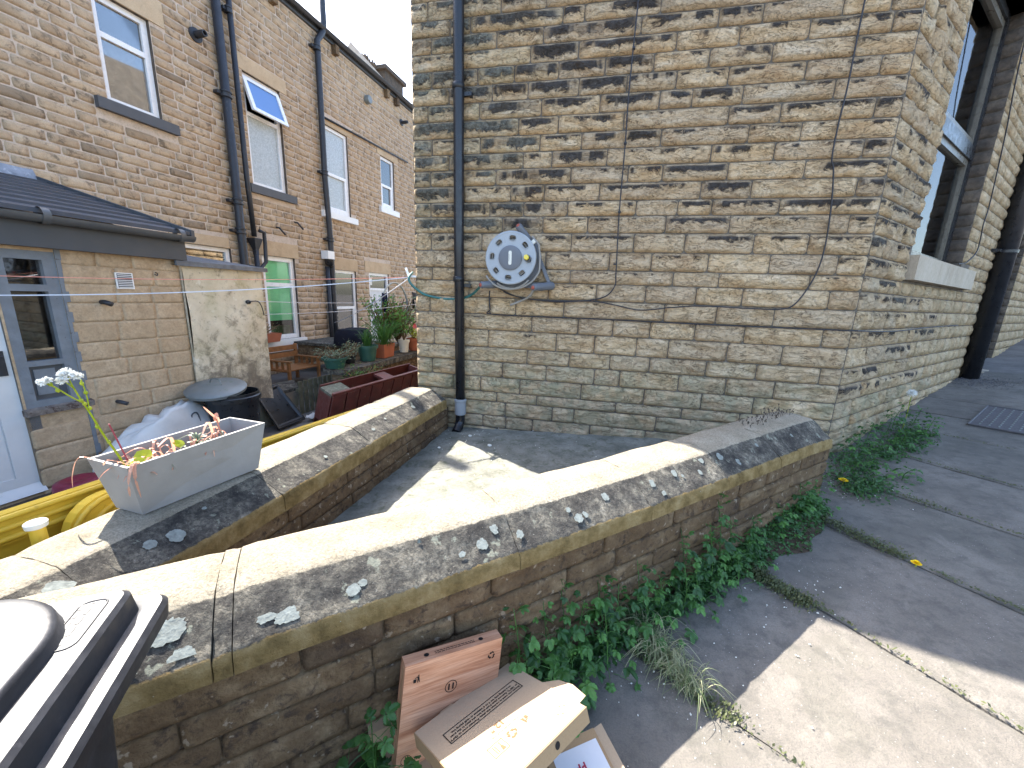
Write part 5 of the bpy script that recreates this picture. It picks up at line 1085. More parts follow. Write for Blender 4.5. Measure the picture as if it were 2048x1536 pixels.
m = MB(); m.box((-6.3, 7.25, -1.5), (1.9, -.16, 0), (.08, .95, 0), (0, 0, .34)); m.build('base', M_BODY, t2); m = MB(); m.box((-6.35, 7.2, -1.158), (2.0, -.17, 0), (.09, 1.05, 0), (0, 0, .06)); m.build('slab', M_COP, t2)

# bench
bn = thing('garden_bench', 'small orange-brown wooden bench with arms on the terrace by the green-blind window', 'bench', (-5.5, 6.3, -1.5))
BP = Plane((-5.95, 5.98), (.0838, .9965), (.9965, -.0838))
for k, z in enumerate((-1.30, -1.17)): m = MB(); m.box(BP.p(0, z, 0), BP.U*.74, Vector((0, 0, .095)), BP.N*.025); m.build('backrest_slat', M_BENCH, bn)
for k in range(6): m = MB(); m.box(BP.p(-.03, -1.475, .06+k*.085), BP.U*.80, Vector((0, 0, .022)), BP.N*.075); m.build('seat_slat', M_BENCH, bn)
for t in (0, .70):
    m = MB(); m.box(BP.p(t, -1.9, -.02), BP.U*.045, Vector((0, 0, .84)), BP.N*.05); m.build('leg', M_BENCH, bn); m = MB(); m.box(BP.p(t, -1.9, .52), BP.U*.045, Vector((0, 0, .60)), BP.N*.05); m.build('leg', M_BENCH, bn)
    m = MB(); m.box(BP.p(t-.01, -1.31, .0), BP.U*.06, Vector((0, 0, .025)), BP.N*.60); m.build('armrest', M_BENCH, bn); m = MB(); m.box(BP.p(t, -1.49, .02), BP.U*.04, Vector((0, 0, .05)), BP.N*.5); m.build('rail', M_BENCH, bn)
    for k in range(3): m = MB(); m.box(BP.p(t+.01, -1.45, .12+k*.13), BP.U*.02, Vector((0, 0, .14)), BP.N*.05); m.build('arm_spindle', M_BENCH, bn)

# maroon timber trough
mt = thing('timber_trough', 'long maroon wooden trough of vertical boards lying tilted behind the yard wall', 'planter', (-2.7, 4.4, -1.88))
c0 = Vector((-3.08, 3.84, -1.10)); cU = Vector((.28, 1.70, .01)); LU_ = cU.length; cUn = cU.normalized(); cV = Vector((.49, -.36, -.02)); cD = Vector((-.16, -.02, -.62)); 
def TB(mb, u0, v0, d0_, lu, lv, ld_): mb.box(c0+cUn*u0+cV.normalized()*v0+cD.normalized()*d0_, cUn*lu, cV.normalized()*lv, cD.normalized()*ld_)
m = MB(); TB(m, 0, -.03, -.02, LU_, .03, .6); m.build('back_board', M_MAROON, mt)
for a, b, mat in ((0, .30, M_MOSSY), (LU_*.52, LU_*.52+.2, M_MAROON)): m = MB(); TB(m, a, .0, .0, b-a, .40, .03); m.build('cross_board', mat, mt)
m = MB(); TB(m, 0, .0, .03, .03, .40, .35); m.build('end_board', M_MAROON, mt); m = MB(); TB(m, LU_-.03, 0, 0, .03, .40, .55); m.build('end_board', M_MAROON, mt)
m = MB(); TB(m, 0, .40, -.025, LU_, .06, .03); m.build('top_rail', M_MAROON, mt)
for k in range(9): m = MB(); TB(m, .0+k*.205, .44+.006*(k % 2), .005-.012*nz(k*.9, 2, 2), .185, .028, .62); m.build('board', M_MAROON, mt)
m = MB(); TB(m, .03, .0, .34, LU_-.06, .44, .03); m.build('bottom_board', M_DKROCK, mt)

# pots and plants on the terrace
def pot(name, label, c, r, h, mat, group=None, rect=None):
    t = thing(name, label, 'plant pot', c, group); m = MB(); c = Vector(c)
    if rect: 
        lx, ly = rect; m.add([c+Vector((sx*lx*.85, sy*ly*.85, 0)) for sx, sy in ((-1, -1), (1, -1), (1, 1), (-1, 1))]+[c+Vector((sx*lx, sy*ly, h)) for sx, sy in ((-1, -1), (1, -1), (1, 1), (-1, 1))]+[c+Vector((sx*lx*.88, sy*ly*.9, h-.02)) for sx, sy in ((-1, -1), (1, -1), (1, 1), (-1, 1))], [(3, 2, 1, 0)]+[(i, (i+1) % 4, 4+(i+1) % 4, 4+i) for i in range(4)]+[(4+i, 4+(i+1) % 4, 8+(i+1) % 4, 8+i) for i in range(4)]+[(8, 9, 10, 11)])
    else: m.lathe(c, (0, 0, 1), [(.0005, 0), (r*.75, 0), (r*.95, h*.8), (r*1.08, h*.8), (r*1.1, h), (r*.95, h), (r*.9, h*.85), (.0005, h*.85)], 20)
    m.build('pot', mat, t, smooth=not rect, ang=40); return t
prg = random.Random(77)
def foliage(name, label, c, kind, R, Hh, n, mat, cat='plant', lsize=.03, group=None, stems=True):
    t = thing(name, label, cat, c, group); c = Vector(c); m = MB(); ms = MB()
    if kind == 'blade':
        for _ in range(n):
            a = prg.uniform(0, 2*pi); r0_ = prg.uniform(0, R*.3); L = Hh*prg.uniform(.6, 1.1); b_ = c+Vector((cos(a)*r0_, sin(a)*r0_, 0)); o = prg.uniform(.1, .7)
            strap(m, [b_, b_+Vector((cos(a)*o*R*.4, sin(a)*o*R*.4, L*.6)), b_+Vector((cos(a)*o*R, sin(a)*o*R, L*(1-.35*o)))], lsize*.25)
    else:
        for _ in range(max(5, n//14)):
            a = prg.uniform(0, 2*pi); q = c+Vector((cos(a)*R*prg.random()**.5, sin(a)*R*prg.random()**.5, Hh*prg.uniform(.5, 1))); ms.tube([c, c.lerp(q, .5)+Vector((0, 0, Hh*.08)), q], .006, 5)
            for _ in range(14):
                p = c.lerp(q, prg.uniform(.35, 1.05))+Vector((prg.gauss(0, .035), prg.gauss(0, .035), prg.gauss(0, .035))); v = Vector((prg.gauss(0, 1), prg.gauss(0, 1), prg.gauss(.6, 1))).normalized(); x = v.orthogonal().normalized(); y = v.cross(x); s = lsize*prg.uniform(.6, 1.2)
                m.add([p-x*s, p-y*s*.45+v*s*.1, p+x*s, p+y*s*.45+v*s*.1], [(0, 1, 2), (0, 2, 3)], 0, (prg.random(), 0, 0, 1))
        ms.build('stem', M_BODY, t)
    m.build('foliage', mat, t); return t
pot('terracotta_trough', 'brown rectangular trough with dry grey heather on the sill behind the bench', (-6.45, 6.55, -1.06), .1, .17, M_TERRA, rect=(.12, .33))
foliage('dry_heather', 'dry grey-purple heather filling the brown trough behind the bench', (-6.45, 6.55, -.9), 'leaf', .32, .22, 260, M_GREYLF, lsize=.016)
pot('green_bowl', 'dark green bowl pot at the near end of the terrace wall', (-3.82, 5.12, -1.14), .17, .16, M_GRNPOT)
foliage('trailing_plant', 'pale variegated trailing plant spilling from the dark green bowl', (-3.82, 5.12, -1.02), 'leaf', .34, .17, 400, M_GREYLF, lsize=.022)
pot('black_pot', 'small black pot beside the dark green bowl on the terrace wall', (-3.84, 5.52, -1.13), .10, .17, M_BLKPL)
foliage('small_shrub', 'small grey-green shrub in the black pot', (-3.84, 5.52, -.99), 'leaf', .18, .2, 220, M_GREYLF, lsize=.02)
pot('green_tub', 'round mid-green plastic tub in the middle of the terrace wall', (-3.72, 5.84, -1.13), .16, .26, M_GRNPOT)
foliage('iris_clump', 'upright bluish leaves growing from the round green tub', (-3.72, 5.84, -.9), 'blade', .26, .30, 60, M_LEAF, lsize=.03)
pot('terracotta_pot', 'large orange terracotta pot right of the green tub', (-3.68, 6.30, -1.13), .1, .24, M_TERRA, rect=(.11, .19))
foliage('daffodil_leaves', 'thick clump of long arching strap leaves in the large terracotta pot', (-3.68, 6.30, -.92), 'blade', .62, .48, 120, M_LEAF, lsize=.03)
foliage('flowering_shrub', 'loose yellow-green shrub behind the strap-leaved clump in front of the white door', (-4.0, 6.9, -1.0), 'leaf', .45, .95, 900, M_LEAF, lsize=.04)
foliage('bushy_shrub', 'green shrub with pale blossom close to the gable edge', (-3.95, 7.3, -1.0), 'leaf', .50, .95, 900, M_GREYLF, lsize=.035)
pot('cream_pot', 'cream pot near the gable edge on the terrace wall', (-3.62, 6.93, -1.12), .10, .24, M_CREAM)
foliage('camellia', 'leafy branches with one pink bloom above the cream pot', (-3.62, 6.93, -.9), 'leaf', .35, .75, 300, M_LEAF, lsize=.04)
pot('terracotta_pot', 'small terracotta pot nearest the gable edge', (-3.58, 7.26, -1.12), .13, .24, M_TERRA)
foliage('yellow_plant', 'yellow-green seedling in the small terracotta pot by the gable', (-3.58, 7.26, -.9), 'leaf', .2, .28, 160, M_LEAFY, lsize=.035)
m = MB(); rleaf(m, (-3.45, 7.05, -.62), .05, (1, -.5, .3)); o = m.build('pink_flower', M_PINK, loc=(-3.45, 7.05, -.62), label='single pink blossom on the shrub by the gable edge', cat='flower')
foliage('ferny_weed', 'feathery green weed growing at the foot of the terrace wall', (-3.40, 5.15, -1.45), 'leaf', .38, .34, 800, M_LEAF, cat='weed', lsize=.02)
bq = thing('covered_barbecue', 'low black fabric cover over a barbecue on the stone step beside the black pipes', 'barbecue', (-5.0, 7.35, -1.1))
m = MB()
def bqp(s, t):
    a = 2*pi*s; cx_, cy_ = cos(a), sin(a); k = (abs(cx_)**4+abs(cy_)**4)**-.25; x = .27*k*cx_*(1-.25*t**3); y = .42*k*cy_*(1-.22*t**3); return Vector((-5.0+x, 7.35+y, -1.09+.32*t+.01*ftb(a*2, t*3, 1, 3)))+Vector((cx_, cy_, 0))*.015*nz(a*3, t*2, 1)
m.grid(bqp, 40, 8); m.grid(lambda s, t: bqp(s, 1).lerp(Vector((-5.0, 7.35, -.74)), t), 40, 3); m.build('cover', M_BLKFAB, bq, smooth=True)
# hoop, towels
hp = thing('grey_hoop', 'thin grey hoop hanging by the drying towels in front of the door', 'hoop', (-3.95, 7.1, -.3)); m = MB(); c = Vector((-3.90, 7.15, -.31)); m.tube([c+Vector((.08*cos(a)*.5, .44*cos(a), .50*sin(a))) for a in [2*pi*i/40 for i in range(40)]], .018, 6, closed=True); m.build('ring', simple('pale_grey_tube', (.3, .34, .34), .4), hp, smooth=True)
def towel(label, c, wdt, hh, mat, cat='towel', seed=0, sl=0):
    t = thing('hanging_towel', label, cat, c); c = Vector(c); m = MB(); U = Vector((-.25, 1, 0)).normalized()
    for sd in (0, .008): m.grid(lambda s, v: c+U*(wdt*(s-.5))*(1-.1*v)+Vector((.035*sin(s*14+seed)*v+.02*ftb(s*3, v*2, seed, 3)+sd, 0, -hh*v*(1-sl*s)-.02*sin(s*pi))), 14, 8, flip=bool(sd))
    m.build('cloth', mat, t, smooth=True)
towel('navy blue cloth pegged left of the hoop', (-3.9, 6.75, .0), .32, .34, M_NAVY, seed=1)
towel('black cloth pegged between the hoop and the gable edge', (-3.75, 7.75, .03), .75, .30, M_BLKFAB, seed=3, sl=-.4)
towel('pale pinkish cloth hanging inside the hoop', (-3.88, 7.2, -.09), .22, .55, M_BAG, seed=5)
towel('large grey towel hanging below the black cloth', (-3.7, 7.75, -.12), .72, .55, M_GRYFAB, seed=7)

# ================================================================== 6. wheelie bin
wb = thing('wheelie_bin', 'black wheelie bin with glossy stepped lid in the bottom left corner', 'bin', (-.75, .05, -1.57))
A = Vector((.57, -.82, 0)).normalized(); Bv = Vector((-A.y*-1, 0, 0)); Bv = Vector((-.82, -.57, 0)).normalized(); O = Vector((-.700, .425, 0))
def BL(a, b, z): v = O+A*a+Bv*b; return Vector((v.x, v.y, z))
def rrect(a0, a1, b0, b1, r, n=6):
    pts = []
    for (ca, cb, s0_) in ((a1-r, b1-r, 0), (a0+r, b1-r, pi/2), (a0+r, b0+r, pi), (a1-r, b0+r, 3*pi/2)):
        pts += [(ca+r*cos(s0_+pi/2*i/n), cb+r*sin(s0_+pi/2*i/n)) for i in range(n+1)]
    return pts
def stack(mb, levels, cap=True):
    n = len(levels[0][0]); vs = []
    for pts, z in levels: vs += [BL(a, b, z+(.04*max(0, (a-.1)))*0) for a, b in pts]
    fs = [(k*n+i, k*n+(i+1) % n, (k+1)*n+(i+1) % n, (k+1)*n+i) for k in range(len(levels)-1) for i in range(n)]
    if cap: fs.append(tuple((len(levels)-1)*n+i for i in range(n)))
    mb.add(vs, fs)
m = MB(); g_ = lambda o, r: rrect(0+o, .66-o, 0+o, .575-o, r)
stack(m, [(g_(-.020, .03), -.555), (g_(-.022, .03), -.530), (g_(-.016, .028), -.522), (g_(.004, .02), -.522), (g_(.008, .02), -.520), (g_(.012, .02), -.486), (g_(.018, .018), -.480), (g_(.30-.02, .003) if 0 else g_(.022, .018), -.480)])
lid = m.build('lid', M_BIN, wb, smooth=True, ang=35)
m = MB(); h_ = lambda o, r: rrect(.012+o, .60-o, .052+o, .52-o, r, 12)
stack(m, [(h_(-.004, .13), -.4815), (h_(-.002, .13), -.478), (h_(0, .13), -.464), (h_(.002, .13), -.460), (h_(.006, .128), -.4575), (h_(.014, .12), -.4565)]); m.build('raised_dome', M_BIN, lid, smooth=True, ang=35)
m = MB(); P = [BL(a, b, -.4555) for a, b in rrect(.19, .42, .20, .36, .05, 5)]; m.tube(P, .0045, 6, closed=True); m.build('embossed_ring', M_BIN, lid, smooth=True)
m = MB(); P = [BL(a, b, -.480) for a, b in rrect(.035, .130, .032, .066, .012, 4)]; m.tube(P, .0016, 5, closed=True); m.build('embossed_frame', M_BIN, lid, smooth=True)
m = MB(); words(m, BL(.120, .053, -.4797), -A, -Bv, (0, 0, 1), .08, .005, 2, .011, 3); m.build('embossed_text', simple('worn_bin_text', (.03, .03, .034), .5), lid)
m = MB(); n = 28; bt = rrect(.035, .60, .035, .54, .04); bb_ = rrect(.10, .55, .08, .50, .04); NB_ = len(bt)
m.add([BL(a, b, -.54) for a, b in bt]+[BL(a, b, -1.52) for a, b in bb_], [(i, i+NB_, (i+1) % NB_+NB_, (i+1) % NB_) for i in range(NB_)]+[tuple(range(NB_, 2*NB_))]); m.build('body', M_BIN, wb, smooth=True, ang=40)
for b in (.06, .50): m = MB(); c = BL(.06, b, -1.46); m.lathe(c-Bv*.02, Bv, [(.0005, 0), (.10, 0), (.10, .05), (.0005, .05)], 20); m.build('wheel', M_BLKPL, wb, smooth=True, ang=40)
m = MB(); m.tube([BL(-.05, .08, -.56), BL(-.05, .49, -.56)], .014, 8); m.build('hinge_bar', M_BIN, wb, smooth=True)

# ================================================================== 7. pizza boxes
def boxgeo(mb, o, X, Y, Z_, a, b, h, m=0): mb.box(o, Vector(X)*a, Vector(Y)*b, Vector(Z_)*h, m)
# box leaning on the wall
ang = radians(-8.3); fx = (NW.U*cos(ang)+Vector((0, 0, 1))*sin(ang)).normalized(); lean = .10
fz0 = (-NW.U*sin(ang)+Vector((0, 0, 1))*cos(ang)).normalized(); fz = (fz0-NW.N*lean).normalized(); fn = fx.cross(fz).normalized(); fn = -fn if fn.dot(NW.N) < 0 else fn
TLc = NW.p(-.178, -1.100, .098); W1, H1, T1_ = .335, .345, .045; BLc = TLc-fz*H1
b1 = thing('pizza_box', 'wood-print pizza box marked 11 leaning upright against the pavement wall', 'pizza box', BLc)
m = MB(); o_ = BLc-fn*T1_
vs = [o_, o_+fx*W1, o_+fx*W1+fz*H1, o_+fz*H1, BLc, BLc+fx*W1, BLc+fx*W1+fz*H1, BLc+fz*H1]
fc_ = [(4, 5, 6, 7), (0, 3, 2, 1), (0, 1, 5, 4), (1, 2, 6, 5), (2, 3, 7, 6), (3, 0, 4, 7)]
for f_ in fc_:
    q = [vs[i] for i in f_]; L0 = [((p-BLc).dot(fx)/W1, (p-BLc).dot(fz)/H1, (p-BLc).dot(fn)/.3, 1) for p in q]
    if f_ == (3, 0, 4, 7) or f_ == (1, 2, 6, 5): L0 = [((p-BLc).dot(fz)/H1, (p-BLc).dot(fn)/.3+.6, 0, 1) for p in q]
    if f_ == (2, 3, 7, 6): L0 = [((p-BLc).dot(fx)/W1, (p-BLc).dot(fn)/.3+.3, 0, 1) for p in q]
    m.add(q, [(0, 1, 2, 3)], 0, L0)
m.build('carton', M_WOODP, b1)
for off in (.012, .020): m = MB(); e0 = BLc-fn*off-fx*.0008; m.box(e0, fz*H1*.96, -fx*.0012, -fn*.0012); m.build('flap_edge', M_KRAFTD, b1)
def on1(u, v): return BLc+fx*u+fz*v+fn*.0012
def glyph(mb, splines, o, X, Y, N=None): place2d(mb, curve_mesh(splines), o, X, Y, N)
def recycle(s):
    sp = []
    for k in range(3):
        a = 2*pi*k/3+pi/2
        def R(x, y): return (s*(x*cos(a)-y*sin(a)), s*(x*sin(a)+y*cos(a)))
        sp.append([R(.55, -.55), R(.85, -.2), R(.62, .18), R(.80, .30), R(.34, .52), R(.28, 0), R(.42, .08), R(.52, -.15), R(.35, -.42)])
    return sp
def tidy(s): return [[(-.9*s, -.9*s), (-.2*s, -.9*s), (-.1*s, .1*s), (-1.0*s, .1*s)], [(.15*s, -1*s), (.35*s, -1*s), (.45*s, -.2*s), (.65*s, -1*s), (.85*s, -1*s), (.6*s, .7*s), (.2*s, .75*s), (-.45*s, .45*s), (-.42*s, .28*s), (.15*s, .45*s)], circ(.42*s, 1.0*s, .2*s, 10), [(-.6*s, .3*s), (-.45*s, .3*s), (-.45*s, .45*s), (-.6*s, .45*s)]]
m = MB(); glyph(m, ring(0, 0, .0205, .0024), on1(.158, H1-.115), fx, fz, fn); place2d(m, text_mesh('11', .028, 'CENTER', .0012), on1(.158, H1-.125), fx, fz, fn)
glyph(m, recycle(.0165), on1(.298, H1-.052), fx, fz, fn); glyph(m, tidy(.0115), on1(.040, H1-.052), fx, fz, fn); glyph(m, ring(0, 0, .016, .0016), on1(.030, .03), fx, fz, fn); m.build('print', M_INK, b1)
tz_ = fz; 
m = MB(); ty_ = -fn; words(m, BLc+fz*(H1+.0006)+fx*.10-fn*.017, fx, -fn, fz, .14, .0026, 2, -.007); m.build('print', M_INK, b1)
for u in (.072, .262): m = MB(); glyph(m, [circ(0, 0, .0072, 18, .0085)], BLc+fz*(H1+.0008)+fx*u-fn*.022, fx, -fn, fz); m.build('vent_hole', M_INK, b1)

# kraft box tilted on top of the pile
bq_, bA, bC = Vector((-.215, 1.137, -1.301)), Vector((-.439, .843, -1.297)), Vector((.057, .932, -1.157))
ux = (bA-bq_).normalized(); uy = (bC-bq_).normalized(); uz = ux.cross(uy).normalized(); SB2 = .37; TH = .042
b3t = thing('pizza_box', 'kraft pizza box printed with reheating instructions, tilted on top of the pile', 'pizza box', bq_-uz*TH)
def on2(u, v, h=0): return bq_+ux*u+uy*v+uz*h
m = MB(); m.box(on2(0, 0, -TH), ux*SB2, uy*SB2, uz*TH); m.build('carton', M_KRAFTL, b3t)
m = MB(); m.box(on2(-.002, SB2+.0005, -TH-.002), ux*(SB2+.006), uy*.003, uz*(TH+.001)); m.build('front_panel', M_KRAFTD, b3t)
m = MB(); m.box(on2(SB2+.0005, .0, -TH), ux*.002, uy*SB2, uz*(TH-.0005)); m.build('side_panel', M_KRAFTD, b3t)
m = MB(); fl = [on2(0, .18, -.002), on2(0, .345, -.002), on2(-.045, .33, -.012), on2(-.062, .26, -.015), on2(-.05, .21, -.012)]; m.add(fl+[p-uz*.002 for p in fl], [(4, 3, 2, 1, 0), (5, 6, 7, 8, 9)]+[(i, (i+1) % 5, 5+(i+1) % 5, 5+i) for i in range(5)]); m.build('side_flap', M_KRAFTL, b3t)
for u in (.09, .235): m = MB(); m.box(on2(u, -.006, -.004), ux*.045, uy*.008, uz*.004); m.build('locking_tab', M_KRAFT, b3t)
m = MB(); glyph(m, [circ(0, 0, .010, 20, .0085)], on2(.128, SB2+.0045, -.021), -ux, uz, uy); m.build('vent_hole', M_INK, b3t)
X2, Y2 = ux, uy
m = MB(); fr0, fr1, g0, g1 = .048, .322, .088, .142
glyph(m, [[(fr0, g0), (fr1, g0), (fr1, g1), (fr0, g1)], [(fr0+.003, g0+.003), (fr1-.003, g0+.003), (fr1-.003, g1-.003), (fr0+.003, g1-.003)]], on2(0, 0, .0012), X2, Y2, uz)
place2d(m, text_mesh('Should you need to re-heat this pizza. Pre-heat oven to 350°F\nor 180°C. Remove pizza from the box and place in the oven\n      on a baking tray for 4 to 6 minutes or until piping hot.', .0105, 'LEFT', .00035, 1.22), on2(.054, .127, .0012), X2, Y2, uz); m.build('print', M_INK, b3t)
m = MB(); place2d(m, text_mesh('12 "', .030, 'CENTER', .0009), on2(.203, .192, .0012), X2, Y2, uz); m.build('print', M_INKF, b3t)
m = MB(); place2d(m, text_mesh('YOU CAN RECYCLE THIS', .0085, 'CENTER'), on2(.192, .226, .0012), X2, Y2, uz)
glyph(m, recycle(.021), on2(.191, .261, .0012), X2, Y2, uz); glyph(m, tidy(.012), on2(.136, .253, .0012), X2, Y2, uz)
glyph(m, [[(-.025, -.022), (.025, -.022), (.025, .022), (-.025, .022)], [(-.0235, -.0205), (.0235, -.0205), (.0235, .0205), (-.0235, .0205)]], on2(.246, .268, .0012), X2, Y2, uz)
glyph(m, [[(-.016, .015), (-.004, .015), (-.007, 0), (-.009, -.002), (-.009, -.014), (-.004, -.015), (-.016, -.015), (-.011, -.014), (-.011, -.002), (-.013, 0)], [(.004, .015), (.006, .015), (.006, -.015), (.004, -.015)], [(.010, .015), (.012, .015), (.012, -.015), (.010, -.015)]], on2(.246, .268, .0012), X2, Y2, uz); m.build('print', M_INKF, b3t)
m = MB(); words(m, on2(.018, .30, .0012), (Vector(ux)*.8+uy*.6), (uy*.8-ux*.6), uz, .055, .006, 2, .014, 5); m.build('print', simple('faint_red_stamp', (.45, .24, .15), .7), b3t)
# boxes under it
def lying(label, c, a, sx, sy, h, mat, tilt_=(0, 0)):
    X = Vector((cos(a), sin(a), tilt_[0])).normalized(); Y = Vector((-sin(a), cos(a), tilt_[1])).normalized(); Z_ = X.cross(Y).normalized(); o = Vector(c); t = thing('pizza_box', label, 'pizza box', o)
    m = MB(); m.box(o, X*sx, Y*sy, Z_*h); m.build('carton', mat, t); return t, o, X, Y, Z_
t, o, X, Y, Z_ = lying('white pizza box with dark red corners flat under the kraft box', (-.60, .85, -1.42), radians(38), .46, .40, .05, M_KRAFT, (.03, .0))
o = Vector(o)
m = MB()
for a, b, c, d_ in ((.40, .458, .33, .398), (.0, .06, .30, .398), (.0, .03, .10, .30)): m.box(o+X*a+Y*b*0+Y*(c)+Z_*.0505, X*(b-a), Y*(d_-c), Z_*.0008)
m.build('red_print', M_RED, t)
m = MB(); m.box(o+X*.06+Y*.30+Z_*.0503, X*.34, Y*.098, Z_*.0006); m.build('pale_print', M_WCARD, t)
t, o, X, Y, Z_ = lying('flat brown box at the very bottom of the pile, mostly covered', (-.44, .74, -1.50), radians(43), .56, .42, .05, M_KRAFT)
lb = Vector(o); cc = lambda u, v, h: lb+X*u+Y*v+Z_*h
t2_ = t
Zf = Z_
# label and tape on the open box showing at the bottom of the picture
t, o, X, Y, Z_ = lying('torn open box with tape and a red-lettered white label at the pile foot', (-.06, .985, -1.45), radians(-58), .40, .19, .012, M_KRAFTD, (-.02, .05))
o = Vector(o)
m = MB(); m.box(o+X*.03+Y*.02+Z_*.0125, X*.13, Y*.16, Z_*.0006); wl_ = m.build('white_label', M_WCARD, t)
m = MB(); place2d(m, text_mesh('world', .034, 'LEFT', .0012), o+X*.10+Y*.030+Z_*.0138, Y, -X, Z_); place2d(m, text_mesh('com', .014, 'LEFT', .0004), o+X*.122+Y*.07+Z_*.0138, Y, -X, Z_); m.build('lettering', M_RED, wl_)
for a, b in ((.12, .03), (.17, .10), (.15, .15)): m = MB(); m.box(o+X*a+Y*b+Z_*.0135, X*.09+Y*.01, Y*.03, Z_*.0008); m.build('tape', M_TAPE, t)
m = MB(); m.box(o+X*.0+Y*.185+Z_*.004, X*.42-Z_*.0, Y*.035+Z_*.012, Z_*.002); m.build('side_flap', M_KRAFTL, t)

# ================================================================== 8. weeds
wr = random.Random(15)
def leaflet_mesh(name, nl, L, W, mat, ser=5):
    """compound leaf lying along +X from the origin"""
    me_ = MB()
    def leaflet(o, ang_, l, w_, droop):
        d = Vector((cos(ang_), sin(ang_), 0)); s = Vector((-sin(ang_), cos(ang_), 0)); o = Vector(o)
        mid = []; lf = []; rt_ = []
        for i in range(ser+1):
            t = i/ser; ww = w_*sin(pi*min(1, t*.93+.06))**.75*(1 if i not in (0, ser) else .05); z = -droop*t*t*l; p = o+d*l*t+Vector((0, 0, z)); mid.append(p)
            jag = l*.07 if 0 < i < ser else 0
            lf.append(p+s*ww+d*jag+Vector((0, 0, ww*.25))); rt_.append(p-s*ww+d*jag+Vector((0, 0, ww*.25)))
        vs = []; fs = []
        for i in range(ser+1): vs += [lf[i], mid[i], rt_[i]]
        for i in range(ser):
            a = 3*i
            # serrated: notch between teeth
            nl_ = len(vs); vs += [lf[i].lerp(lf[i+1], .35)*.75+mid[i].lerp(mid[i+1], .35)*.25, rt_[i].lerp(rt_[i+1], .35)*.75+mid[i].lerp(mid[i+1], .35)*.25]
            fs += [(a+1, a+4, a+3, nl_), (a+1, nl_, a), (a+1, nl_+1, a+5, a+4), (a+1, a+2, nl_+1)]
        me_.add(vs, fs)
    me_.tube([(0, 0, 0), (L*.25, 0, L*.04), (L*.5, 0, .0)], L*.012, 4)
    leaflet((L*.48, 0, 0), 0, L*.52, W, .35)
    if nl >= 3: leaflet((L*.46, 0, 0), 1.0, L*.42, W*.85, .45); leaflet((L*.46, 0, 0), -1.0, L*.42, W*.85, .45)
    if nl >= 5: leaflet((L*.40, 0, 0), 1.9, L*.30, W*.65, .5); leaflet((L*.40, 0, 0), -1.9, L*.30, W*.65, .5)
    o = me_.build(name, mat); me = o.data; bpy.data.objects.remove(o); return me
LM = [leaflet_mesh('leaf', 5, .075, .0125, M_LEAF), leaflet_mesh('leaf', 3, .06, .013, M_LEAF), leaflet_mesh('leaf', 5, .058, .0105, M_LEAF), leaflet_mesh('leaf', 3, .075, .014, M_LEAFD)]
LS = [leaflet_mesh('leaf', 5, .034, .007, M_LEAF, 3), leaflet_mesh('leaf', 3, .03, .0065, M_LEAFD, 3), leaflet_mesh('leaf', 3, .028, .007, M_GREYLF, 3)]
def putleaf(me, parent, p, az, pitch, sc_, roll=0):
    o = bpy.data.objects.new('leaf', me); C.link(o); o.parent = parent; b = wl(parent); o.location = Vector(p)+Vector((0, 0, H))-b; o.rotation_euler = (roll, pitch, az); o.scale = (sc_,)*3; return o
leafcount = 0
def weed(label, base, hgt, nleaf, spread=.06, lean_=(0, 0), meshes=LM, sc_=1.0, group=None, name='weed_plant', top=True):
    base = Vector(base); t = thing(name, label, 'weed', base, group); tip = base+Vector((lean_[0], lean_[1], hgt)); mid = base.lerp(tip, .5)+Vector((wr.uniform(-.02, .02), wr.uniform(-.02, .02), 0))
    st = smoothpath([base-Vector((0, 0, .01)), mid, tip], 5); m = MB(); m.tube(st, [.0032*(1-.6*i/len(st)) for i in range(len(st))], 5); m.build('stem', M_LEAF, t, smooth=True)
    for k in range(nleaf):
        f = (k+.6)/nleaf; f = f**.8; i = min(len(st)-1, int(f*(len(st)-1))); p = st[i]; az = k*2.4+wr.uniform(-.4, .4); 
        out = Vector((cos(az), sin(az), 0)); kx = spread*(1-.75*f)*wr.uniform(.3, 1); q = p+out*kx+Vector((0, 0, kx*.3))
        # keep out of the wall
        dn = (q-NW.o).dot(NW.N); u = (q-NW.o).dot(NW.U)
        if dn < .03 and u < 2.5: q += NW.N*(.035-dn); az = atan2(NW.N.y, NW.N.x)+wr.uniform(-1.1, 1.1)
        if kx > .012 and nleaf < 40:
            mm = MB(); mm.tube([p, p.lerp(q, .5)+Vector((0, 0, .008)), q], .0012, 4); mm.build('leaf_stalk', M_LEAF, t)
        putleaf(wr.choice(meshes), t, q, az, wr.uniform(-.15, .55) if f < .85 else wr.uniform(-.9, -.2), sc_*wr.uniform(.75, 1.15)*(1 if f < .8 else .6), wr.uniform(-.4, .4))
    return t
